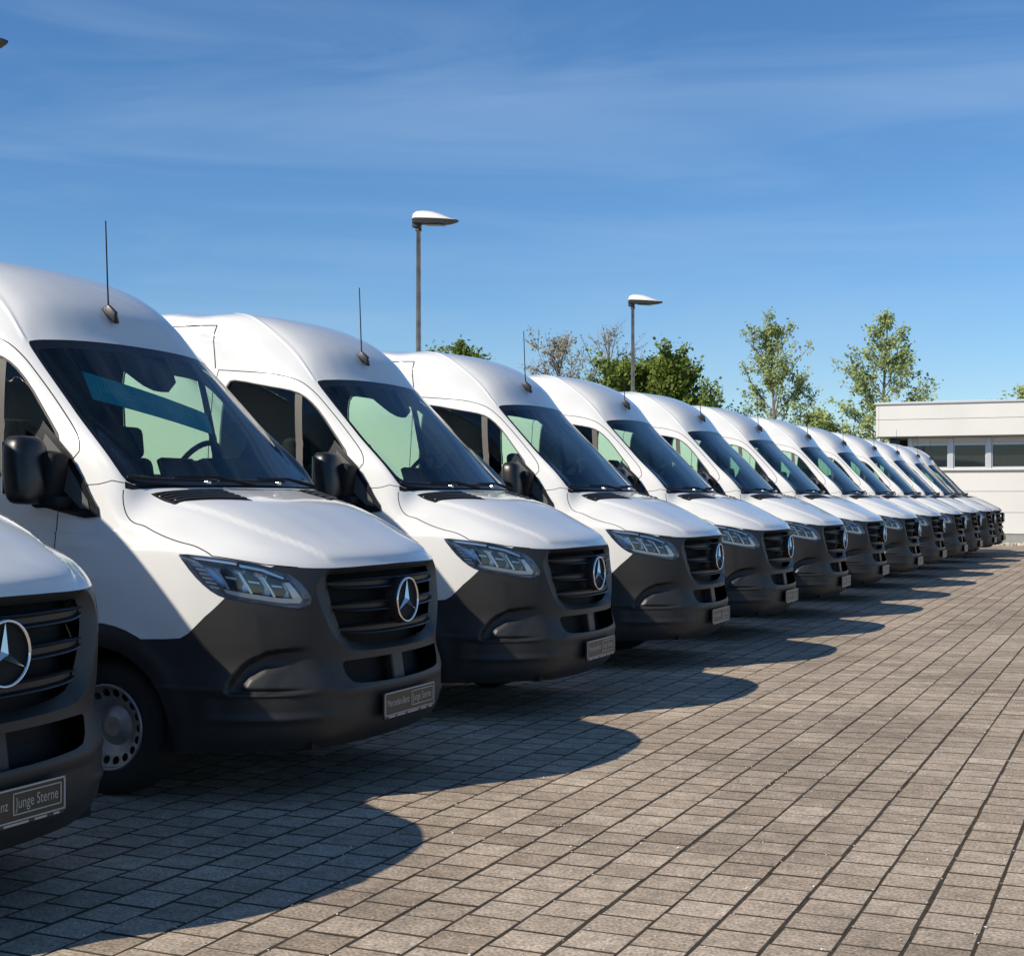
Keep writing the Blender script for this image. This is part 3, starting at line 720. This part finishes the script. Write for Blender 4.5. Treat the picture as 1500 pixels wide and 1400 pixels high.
bp = N_('ShaderNodeBump'); bp.inputs['Strength'].default_value = .5; bp.inputs['Distance'].default_value = .004; K(n1.outputs['Fac'], bp.inputs['Height']); K(bp.outputs['Normal'], b.inputs['Normal'])

g = mesh_obj('ground', [(-400, -400, -.06), (400, -400, -.06), (400, 600, -.06), (-400, 600, -.06)], [(0, 1, 2, 3)], 'far_ground'); tag(g, kind='structure')
PXP, PYP = .2145, .2006                         # paver pitch across and along the yard
X0, Y0 = 2.42, 4.784
YARD = (-9.0, 12.0, -3.0, 47.3)
yard = mesh_obj('paved_yard', [(YARD[0], YARD[2], -.0022), (YARD[1], YARD[2], -.0022), (YARD[1], YARD[3], -.0022), (YARD[0], YARD[3], -.0022)], [(0, 1, 2, 3)], 'earth'); tag(yard, kind='structure')
HX, HY = (PXP - .0115) / 2, (PYP - .0140) / 2     # half size of a stone
def stone(dx=0, dy=0):
    q = .0022; V = []
    for (hx, hy, z) in ((HX, HY, -.035), (HX, HY, -.0018), (HX - q, HY - q * .8, 0)):
        V += [(-hx, -hy, z), (hx, -hy, z), (hx, hy, z), (-hx, hy, z)]
    F = [(8, 9, 10, 11)]
    for l in (0, 4):
        for k in range(4): F.append((l + k, l + (k + 1) % 4, l + 4 + (k + 1) % 4, l + 4 + k))
    return np.array(V), F
SV, SF = stone(); SFa = np.array(SF)
cells = []
kx0 = int(math.floor((YARD[0] - X0) / PXP)) + 1; kx1 = int(math.floor((YARD[1] - X0) / PXP)) - 1
for kx in range(kx0, kx1):
    cx = X0 + (kx + .5) * PXP; ph = Y0 + (.5 if kx % 2 == 0 else .97) * PYP
    ky0 = int(math.floor((YARD[2] - ph) / PYP)) + 1; ky1 = int(math.floor((YARD[3] - ph) / PYP))
    ox = rnd.uniform(-.002, .002)
    for ky in range(ky0, ky1): cells.append((cx + ox, ph + ky * PYP))
# the stones that show largest are objects of their own, the rest is one mesh
near = []
for i, (x, y) in enumerate(cells):
    p = cam_px((x, y, 0))
    if p and -30 < p[0] < 1530 and p[1] < 1425 and p[1] > 1100 and not (x < .15 and p[1] < 1210): near.append((-p[1], i))
near.sort(); near = [i for _, i in near[:300]]; near_s = set(near)
def tone(): 
    v = rnd.gauss(.52, .17)
    if rnd.random() < .05: v -= .25
    return min(1, max(0, v))
variants = []; DIRT = [0.] + [1.] * 4 + [.8] * 4
for k in range(10):
    me = bpy.data.meshes.new('paver'); W = SV.copy(); W[8:, :2] += np.array([[rnd.uniform(-.003, .003), rnd.uniform(-.003, .003)] for _ in range(4)])
    me.from_pydata([tuple(v) for v in W], [], SF); me.materials.append(M['paver']); me.update()
    a_ = me.attributes.new('tone', 'FLOAT', 'FACE'); tv = .2 + .66 * k / 9; a_.data.foreach_set('value', [tv] * len(SF)); a_ = me.attributes.new('dirt', 'FLOAT', 'FACE'); a_.data.foreach_set('value', DIRT); variants.append(me)
for i in near:
    x, y = cells[i]; tv = tone(); k = min(9, max(0, round((tv - .2) / .66 * 9)))
    o = bpy.data.objects.new('paver', variants[k]); col.objects.link(o); o.parent = yard
    o.location = (x + rnd.uniform(-.0015, .0015), y + rnd.uniform(-.0012, .0012), rnd.uniform(-.0010, .0010)); o.rotation_euler = (rnd.uniform(-.004, .004), rnd.uniform(-.004, .004), rnd.uniform(-.006, .006))
rest = [c for i, c in enumerate(cells) if i not in near_s]; nr = len(rest)
rs = np.random.RandomState(3)
A = np.array(rest); V = np.repeat(SV[None], nr, 0).copy()
ang = rs.uniform(-.006, .006, nr)[:, None]; cxv = V[..., 0].copy(); V[..., 0] = cxv - V[..., 1] * ang; V[..., 1] = V[..., 1] + cxv * ang
tx = rs.uniform(-.004, .004, nr)[:, None]; tyv = rs.uniform(-.004, .004, nr)[:, None]
V[..., 2] += V[..., 0] * tx + V[..., 1] * tyv + rs.uniform(-.0010, .0010, nr)[:, None]
V[..., 0] += A[:, 0][:, None] + rs.uniform(-.0015, .0015, nr)[:, None]; V[..., 1] += A[:, 1][:, None] + rs.uniform(-.0012, .0012, nr)[:, None]
Fa = (SFa[None] + (np.arange(nr) * 12)[:, None, None]).reshape(-1, 4)
me = bpy.data.meshes.new('paver_field'); me.vertices.add(nr * 12); me.vertices.foreach_set('co', V.reshape(-1))
me.loops.add(len(Fa) * 4); me.loops.foreach_set('vertex_index', Fa.reshape(-1)); me.polygons.add(len(Fa)); me.polygons.foreach_set('loop_start', np.arange(len(Fa)) * 4)
me.update(calc_edges=True); me.materials.append(M['paver']); me.polygons.foreach_set('use_smooth', [False] * len(me.polygons)); me.update()
tn = np.array([tone() for _ in range(nr)]); a_ = me.attributes.new('tone', 'FLOAT', 'FACE'); a_.data.foreach_set('value', np.repeat(tn, len(SF))); a_ = me.attributes.new('dirt', 'FLOAT', 'FACE'); a_.data.foreach_set('value', np.tile(np.array(DIRT), nr))
pf = bpy.data.objects.new('paver_field', me); col.objects.link(pf); pf.parent = yard; tag(pf, kind='stuff')

# ------------------------------------------------------------------ vans
mat('mirror_black', (.010, .010, .011), .35); mat('lamp_tail', (.25, .01, .01), .2)
van0 = make_van()
kids = {}
for o in bpy.data.objects:
    if o.parent: kids.setdefault(o.parent.name, []).append(o)
def copy_tree(o, parent=None):
    c = o.copy(); col.objects.link(c); c.parent = parent
    for ch in kids.get(o.name, []): copy_tree(ch, c)
    return c
SPOTS = [(-.01, 3.82, 0), (0, 6.72, 0), (0, 9.60, 0), (0, 12.70, 0), (0, 15.53, 0), (0, 18.47, 0), (0, 21.60, 0), (0, 24.92, 0), (0, 28.15, 0), (0, 31.4, 0), (0, 34.69, 0), (0, 37.8, 0), (0, 40.1, 0)]
LABELS = ['nearest white van, cut off by the left edge, boxed lettering on its plate',
          'white van with the blue banner behind its windscreen',
          'first white van beyond the one with the blue banner',
          'second white van beyond the one with the blue banner',
          'third white van beyond the one with the blue banner',
          'fourth white van beyond the one with the blue banner',
          'fifth white van beyond the one with the blue banner',
          'sixth white van beyond the one with the blue banner',
          'white van in the far part of the row, fifth from its far end',
          'white van in the far part of the row, fourth from its far end',
          'white van in the far part of the row, third from its far end',
          'second to last white van of the row, before the building',
          'last white van of the row, nearest the building']
vans = []
for i, (x, y, rz) in enumerate(SPOTS):
    v = van0 if i == 0 else copy_tree(van0)
    rz = R(rnd.uniform(-.35, .35)) if i else 0; x += rnd.uniform(-.02, .02) if i > 2 else 0
    v.location = (x, y, 0); v.rotation_euler = (0, 0, rz); tag(v, LABELS[i], 'van', 'white vans parked in a row'); vans.append(v)
# banner behind the windscreen of the second van
TL, TM, TR, BL, BR = [np.array(p) for p in ((-1.648, -.54, 2.21), (-1.50, .04, 2.10), (-1.41, .26, 2.015), (-1.498, -.63, 2.05), (-1.30, .16, 1.89))]
BMid = (BL + BR) / 2 + np.array([0.0, 0, .0])
def ban(s, t_, lift=0.0):
    top = TL * (1 - s) + TR * s + np.array([.035, 0, .0]) * (4 * s * (1 - s)); bot = BL * (1 - s) + BR * s + np.array([.035, 0, .0]) * (4 * s * (1 - s))
    p = bot * (1 - t_) + top * t_
    return p + np.array([.72, 0, .62]) * (lift - .050)
V = []; F = []; n = 24
for lift in (0, -.003):
    for i in range(n + 1):
        for t_ in (0, 1): V.append(ban(i / n, t_, lift))
for i in range(n):
    F.append((2 * i, 2 * i + 2, 2 * i + 3, 2 * i + 1)); k = 2 * (n + 1); F.append((k + 2 * i, k + 2 * i + 1, k + 2 * i + 3, k + 2 * i + 2))
bn = mesh_obj('windscreen_banner', V, F, 'banner_blue', None, True); bn.location = (0, SPOTS[1][1], 0)
tag(bn, 'blue banner with faint lettering hung behind a van windscreen', 'banner')
TV, TF = text_geo('Junge Sterne Transporter', 1.0); xs = [v[0] for v in TV]; x0, x1 = min(xs), max(xs)
mesh_obj('banner_lettering', [ban(.06 + .84 * (x - x0) / (x1 - x0), .5 + y * .52, .002) for x, y, _ in TV], TF, 'banner_letter', bn)

# ------------------------------------------------------------------ lamp posts
m, t, b = mat('galvanised', (.30, .31, .32), .5, .5); noise_vary(t, b, (.20, .215, .235), (.32, .34, .365), 6, 5)
mat('lamp_shell', (.62, .61, .59), .5); mat('lamp_under', (.03, .03, .032), .4); glass('lamp_bowl', (.75, .76, .76), .15)
def lamp_post():
    root = empty('lamp_post')
    tube('pole', [(0, 0, -.05), (0, 0, 1.0), (0, 0, 5.90)], [.065, .050, .036], 'galvanised', root, 14)
    tube('collar', [(0, 0, 5.78), (0, 0, 5.83)], [.050, .050], 'lamp_under', root, 12)
    head = empty('lamp_head'); head.parent = root
    # shell: long hood rising steeply over the pole and falling to a point
    st = [(-.10, .04, .045, .05), (-.06, .10, .105, .06), (0.0, .13, .130, .07), (.12, .145, .138, .075), (.25, .145, .130, .075), (.38, .135, .100, .07), (.50, .115, .060, .06), (.58, .09, .028, .05), (.70, .035, .006, .025)]
    ZB = 5.97; drop = lambda x: .10 * max(0, x) 
    V = []; F = []; n = 12
    for x, w, h, d in st:
        for k in range(n):
            a = math.pi * k / (n - 1); V.append((x, w * math.cos(a), ZB + h * math.sin(a) ** .6 - drop(x)))
    for i in range(len(st) - 1):
        for k in range(n - 1): F.append((i * n + k, i * n + k + 1, (i + 1) * n + k + 1, (i + 1) * n + k))
    F.append(tuple(range(n)))
    sh = mesh_obj('shell', V, F, 'lamp_shell', root, True)
    bpy.data.objects.remove(head)
    V = []; F = []
    for x, w, h, d in st:
        zt = ZB - drop(x)
        for y, z in ((w + .006, zt + .006), (w * .9, zt - d), (-w * .9, zt - d), (-w - .006, zt + .006)): V.append((x, y, z))
    for i in range(len(st) - 1):
        for k in range(3): F.append((i * 4 + k, (i + 1) * 4 + k, (i + 1) * 4 + k + 1, i * 4 + k + 1))
    F.append((0, 1, 2, 3)); F.append((len(V) - 1, len(V) - 2, len(V) - 3, len(V) - 4))
    mesh_obj('tray', V, F, 'lamp_under', root)
    bm = bmesh.new(); box_bm(bm, (.27, 0, 5.868), (.34, .20, .03), Matrix.Rotation(R(5.7), 3, 'Y'), .012); bm_obj('diffuser', bm, 'lamp_bowl', sh)
    box('neck', (-.03, 0, 5.90), (.14, .10, .13), 'lamp_under', root, None, .02)
    return root
lp = lamp_post(); lk = [o for o in bpy.data.objects if o.parent == lp]
for o in bpy.data.objects:
    if o.parent: kids.setdefault(o.parent.name, []); 
kids[lp.name] = lk
for o in lk: kids[o.name] = [c for c in bpy.data.objects if c.parent == o]
lps = [lp, copy_tree(lp), copy_tree(lp)]
for o, (x, y), lb in zip(lps, ((-7.2, 20.62), (-7.2, 31.1), (-7.2, 10.72)), ('tall grey lamp post with white hooded head, left of the bare tree', 'grey lamp post standing in front of the round green tree', 'lamp post whose dark head tip pokes in at the top left corner')):
    o.location = (x, y, 0); tag(o, lb, 'lamp post', 'lamp posts behind the vans')

# ------------------------------------------------------------------ building
m, t, b = mat('facade', (.72, .70, .66), .6); noise_vary(t, b, (.615, .603, .572), (.655, .643, .612), .6, 5)
mat('facade_joint', (.50, .485, .455), .8); mat('alu', (.55, .56, .57), .4, .4); mat('soffit', (.20, .19, .18), .7)
m, t, b = mat('plinth', (.25, .25, .25), .8); noise_vary(t, b, (.20, .20, .20), (.29, .29, .28), 3, 5)
mat('pane', (.015, .018, .018), .03, 0, 0, .6); mat('roof_felt', (.2, .2, .2), .9); mat('unlit_black', (.012, .012, .012), .9)
BY = 48.0; BX0, BX1 = -4.58, 26.0
bld = empty('low_building', ((BX0 + BX1) / 2, BY, 0)); tag(bld, 'low white flat-roofed building with a window band beyond the last van', 'building')
def bpart(name, x0, x1, y0, y1, z0, z1, material, parent=None, bevel=0):
    c = ((x0 + x1) / 2, (y0 + y1) / 2, (z0 + z1) / 2); par = parent or bld
    o = box(name, (c[0] - bld.location.x, c[1] - bld.location.y, c[2]), (x1 - x0, y1 - y0, z1 - z0), material, par, None, bevel)
    return o
bpart('wall', -3.74, BX1, BY + .75, BY + 14, .0, 3.46, 'unlit_black')
bpart('roof', BX0 + .1, BX1, BY + .1, BY + 14.2, 3.50, 4.50, 'roof_felt')
# fascia panels in two courses, with recessed joint
xs = [BX0 + 4.6 * k for k in range(8)]
for a, b_ in zip(xs[:-1], xs[1:]):
    bpart('fascia_panel', a + .004, min(b_, BX1) - .004, BY, BY + .09, 3.47, 4.01, 'facade', None, .006)
    bpart('fascia_panel', a + .004, min(b_, BX1) - .004, BY, BY + .09, 4.022, 4.51, 'facade', None, .006)
for z0, z1 in ((3.47, 4.01), (4.022, 4.51)): bpart('fascia_panel', BX0 - .09, BX0 - .002, BY + .002, BY + 14, z0, z1, 'facade', None, .006)
bpart('fascia_backing', BX0, BX1, BY + .075, BY + .10, 3.49, 4.5, 'facade_joint')
bpart('coping', BX0 - .13, BX1, BY - .05, BY + .14, 4.51, 4.585, 'alu', None, .01)
bpart('soffit', BX0 - .05, BX1, BY + .03, BY + .80, 3.44, 3.468, 'soffit')
# lower wall: panels below the window band
for z0, z1 in ((.33, 1.00), (1.012, 1.675), (1.687, 2.36)):
    for a, b_ in zip([-3.74, 2.6, 8.6, 14.6, 20.6], [2.6, 8.6, 14.6, 20.6, BX1]): bpart('wall_panel', a + .004, b_ - .004, BY + .55, BY + .74, z0, z1, 'facade', None, .006)
bpart('wall_backing', -3.74, BX1, BY + .70, BY + .76, .3, 2.40, 'facade_joint')
bpart('sill', -3.76, BX1, BY + .46, BY + .76, 2.362, 2.43, 'facade', None, .012)
bpart('plinth', -3.72, BX1, BY + .58, BY + .78, -.05, .328, 'plinth')
# window band: pale posts and dark panes
x = -3.74; k = 0
while x < 22:
    w = (1.12, 1.02, 1.9)[k] if k < 3 else (1.12, 1.9)[k % 2]
    pw = .16
    f = bpart('window', x, x + pw, BY + .56, BY + .70, 2.43, 3.43, 'alu', None, .008)
    pn = bpart('pane', x + pw + .03, x + pw + w - .03, BY + .635, BY + .65, 2.48, 3.18, 'pane', f)
    bm_x0, bm_x1 = x + pw, x + pw + w
    for nm, a0, a1, z0, z1 in (('frame', bm_x0 + .002, bm_x1 - .002, 3.18, 3.26), ('frame', bm_x0 + .002, bm_x1 - .002, 2.432, 2.48), ('frame', bm_x0 + .002, bm_x0 + .035, 2.482, 3.178), ('frame', bm_x1 - .035, bm_x1 - .002, 2.482, 3.178)):
        bpart(nm, a0, a1, BY + .60, BY + .67, z0, z1, 'alu', f)
    bpart('top_panel', bm_x0 + .002, bm_x1 - .002, BY + .61, BY + .69, 3.262, 3.43, 'facade', f)
    for c_ in [o for o in bpy.data.objects if o.parent == f]:
        c_.location = -f.location if False else (0, 0, 0)
    x += pw + w; k += 1
# left end under the eaves: recess shade painted as near-black sheet; wall lamp
bpart('recess_shade', -4.4, -3.8, BY + 1.2, BY + 1.26, 0, 3.4, 'unlit_black')
bpart('wall_lamp', -4.30, -3.96, BY + .35, BY + .72, 3.22, 3.40, 'lamp_under', None, .03)
# gravel strip at the foot of the wall
m, t, b = mat('gravel', (.42, .37, .30), .9); noise_vary(t, b, (.28, .24, .19), (.55, .50, .42), 7, 6, .8, 30)
V = []; F = []; r2 = random.Random(5)
for i in range(1500):
    x = r2.uniform(-4.5, 12); y = r2.uniform(47.32, 48.5); s = r2.uniform(.035, .10); z = .0 + s * .25; k = len(V)
    for a in range(5):
        an = a * 1.2566 + r2.uniform(-.3, .3); V.append((x + s * math.cos(an) * r2.uniform(.7, 1), y + s * math.sin(an) * r2.uniform(.7, 1), z - s * .4))
    for a in range(5):
        an = a * 1.2566 + r2.uniform(-.3, .3); V.append((x + s * .6 * math.cos(an), y + s * .6 * math.sin(an), z + s * r2.uniform(.3, .6)))
    for a in range(5): F.append((k + a, k + (a + 1) % 5, k + 5 + (a + 1) % 5, k + 5 + a))
    F.append(tuple(k + 5 + a for a in range(5)))
gv = mesh_obj('gravel', V, F, 'gravel'); tag(gv, 'pale gravel strip along the foot of the building', 'gravel', None, 'stuff')
gb = mesh_obj('gravel_bed', [(-9, 47.3, -.012), (26, 47.3, -.012), (26, 48.6, -.012), (-9, 48.6, -.012)], [(0, 1, 2, 3)], 'gravel'); tag(gb, kind='structure')

# ------------------------------------------------------------------ trees
def leaf_mat(name, c1, c2):
    m = bpy.data.materials.new(name); m.use_nodes = True; t = m.node_tree; b = t.nodes['Principled BSDF']; b.inputs['Roughness'].default_value = .6; b.inputs['Specular IOR Level'].default_value = .25
    g_ = t.nodes.new('ShaderNodeAttribute'); g_.attribute_name = 'tone'; r = t.nodes.new('ShaderNodeValToRGB'); r.color_ramp.elements[0].color = (*c1, 1); r.color_ramp.elements[1].color = (*c2, 1)
    t.links.new(g_.outputs['Fac'], r.inputs['Fac']); t.links.new(r.outputs['Color'], b.inputs['Base Color'])
    tr = t.nodes.new('ShaderNodeBsdfTranslucent'); mx = t.nodes.new('ShaderNodeMixShader'); mx.inputs[0].default_value = .38
    o = t.nodes['Material Output']; t.links.new(r.outputs['Color'], tr.inputs['Color']); t.links.new(b.outputs[0], mx.inputs[1]); t.links.new(tr.outputs[0], mx.inputs[2]); t.links.new(mx.outputs[0], o.inputs['Surface'])
    M[name] = m
leaf_mat('leaf_green', (.10, .145, .02), (.24, .31, .06)); leaf_mat('leaf_pale', (.20, .25, .075), (.46, .53, .20)); leaf_mat('leaf_bud', (.27, .24, .17), (.46, .42, .31))
m, t, b = mat('bark', (.10, .085, .065), .9); noise_vary(t, b, (.14, .125, .11), (.28, .255, .23), 8, 6)
def tree(name, loc, height, seed, crown_w, leaf, nleaf, lsize, label, crown_base=.15, shape='cone', up=.9, spread=.28, nb=30, group='trees beyond the vans'):
    rr = random.Random(seed); root = empty(name, loc); tag(root, label, 'tree', group)
    V = []; F = []; tips = []
    def limb(p0, d, length, r0, r1, depth):
        pts = [p0]; n = 5 if depth < 2 else 4; d = d.copy()
        for i in range(n):
            w_ = .10 if depth else .025; d = (d + Vector((rr.gauss(0, w_), rr.gauss(0, w_), rr.gauss(0, .06) + (.05 if depth else 0)))).normalized(); pts.append(pts[-1] + d * length / n)
        rad = [r0 + (r1 - r0) * i / n for i in range(n + 1)]
        a, f = tube_geo(pts, rad, 6 if depth == 0 else 4, False); k = len(V); V.extend(a); F.extend(tuple(i + k for i in q) for q in f)
        return pts
    trunk = limb(Vector((0, 0, -.1)), Vector((0, 0, 1)), height * .97, .02 * height * .75, .02, 0)
    def along(pts, f):
        x = f * (len(pts) - 1); i = min(int(x), len(pts) - 2); return pts[i].lerp(pts[i + 1], x - i)
    for b_i in range(nb):
        f = crown_base + (1 - crown_base) * ((b_i + rr.random()) / nb) * .98
        q = (f - crown_base) / (1 - crown_base)
        prof = {'cone': (1 - q) ** .75 * min(1, q * 5 + .45), 'round': math.sqrt(max(.02, 1 - (2 * q - .85) ** 2 * .95)), 'column': min(1, (1 - q) * 2.0 + .18) * min(1, q * 3 + .55)}[shape]
        ln = crown_w * prof * rr.uniform(.7, 1.15); az = b_i * 2.4 + rr.uniform(-.5, .5); el = up * (.45 + .75 * q) + rr.uniform(-.15, .15)
        d = Vector((math.cos(az) * math.cos(el), math.sin(az) * math.cos(el), math.sin(el)))
        pts = limb(along(trunk, f), d, ln, .012 * height * .45 * (1 - .6 * q), .008, 1)
        for s_i in range(max(4, int(ln * 4.5))):
            g_ = rr.uniform(.2, 1.0); d2 = (d + Vector((rr.gauss(0, .6), rr.gauss(0, .6), rr.gauss(.15, .45)))).normalized()
            p2 = limb(along(pts, g_), d2, ln * spread * rr.uniform(.6, 1.3) + .25, .014, .004, 2)
            tips.append(p2)
    mesh_obj('trunk', V, F, 'bark', root)
    LV = []; LF = []; tones = []
    clump = [rr.gauss(.5, .22) for _ in tips]
    for i in range(nleaf):
        ti = rr.randrange(len(tips)); p = along(tips[ti], rr.uniform(.15, 1.0)) + Vector((rr.gauss(0, lsize * .8), rr.gauss(0, lsize * .8), rr.gauss(0, lsize * .8)))
        nrm = Vector((rr.gauss(-.35, .8), rr.gauss(-.5, .8), rr.gauss(.7, .8))).normalized(); a = nrm.orthogonal().normalized(); a.rotate(Matrix.Rotation(rr.uniform(0, 6.28), 3, nrm)); b_ = nrm.cross(a)
        s = lsize * rr.uniform(.55, 1.25); k = len(LV)
        LV += [p - a * s * .6, p + b_ * s * .34, p + a * s * .6, p - b_ * s * .34]; LF.append((k, k + 1, k + 2, k + 3)); tones.append(min(1, max(0, clump[ti] + rr.gauss(0, .15))))
    cr = mesh_obj('crown', LV, LF, leaf, root); a_ = cr.data.attributes.new('tone', 'FLOAT', 'FACE'); a_.data.foreach_set('value', tones)
    return root
TY = 58
tree('tall_tree', (-10.3, TY, 0), 8.8, 11, 2.1, 'leaf_pale', 7500, .13, 'tall thinly leaved tree, left one of the two beside the building roof', .18, 'column', 1.0, .30, 34)
tree('tall_tree', (-6.4, TY + .5, 0), 8.9, 23, 3.5, 'leaf_pale', 10000, .135, 'tall thinly leaved tree rising over the left corner of the building roof', .15, 'cone', .75, .30, 34)
tree('round_tree', (-15.2, TY - 2, 0), 7.0, 31, 3.0, 'leaf_green', 42000, .17, 'dense dark green round tree behind the second lamp post', .06, 'round', .62, .34, 46)
tree('bare_tree', (-20.3, TY + 1, 0), 8.6, 41, 2.6, 'leaf_bud', 4600, .12, 'almost bare budding tree left of the round green tree', .2, 'round', .9, .34, 30)
tree('bare_tree', (-18.6, TY + 2, 0), 9.0, 43, 2.1, 'leaf_bud', 1900, .10, 'almost bare grey tree between the budding tree and round green tree', .2, 'round', 1.0, .36, 32)
tree('small_tree', (-24.8, TY, 0), 8.2, 51, 2.2, 'leaf_green', 9000, .18, 'green treetop peeking over a van roof right of the tall lamp post', .2, 'round', .7, .30, 26)
tree('small_tree', (-.75, TY + 6, 0), 6.1, 61, 1.8, 'leaf_pale', 5000, .17, 'small treetop showing over the building roof at the right edge', .2, 'round', .7, .3, 24)
tree('low_tree', (-8.3, TY - 3, 0), 4.8, 71, 1.7, 'leaf_pale', 4200, .14, 'low yellowish tree between the two tall thin trees', .1, 'round', .6, .32, 24)

# ------------------------------------------------------------------ fallen petals on the paving
mat('petal', (.62, .60, .55), .7)
V = []; F = []; r3 = random.Random(9)
for i in range(1500):
    x = r3.uniform(.2, 5.5); y = r3.uniform(2.5, 12)
    if r3.random() < .5: x = round((x - X0) / PXP) * PXP + X0 + r3.gauss(0, .02)
    s = r3.uniform(.003, .0085); a = r3.uniform(0, 6.28); k = len(V); z = .003
    for j, (dx, dy) in enumerate(((-s, 0), (0, -s * .6), (s, 0), (0, s * .6))):
        V.append((x + dx * math.cos(a) - dy * math.sin(a), y + dx * math.sin(a) + dy * math.cos(a), z + r3.uniform(0, .005)))
    F.append((k, k + 1, k + 2, k + 3))
pt = mesh_obj('fallen_petals', V, F, 'petal'); tag(pt, 'tiny pale petals scattered over the paving', 'petals', None, 'stuff')
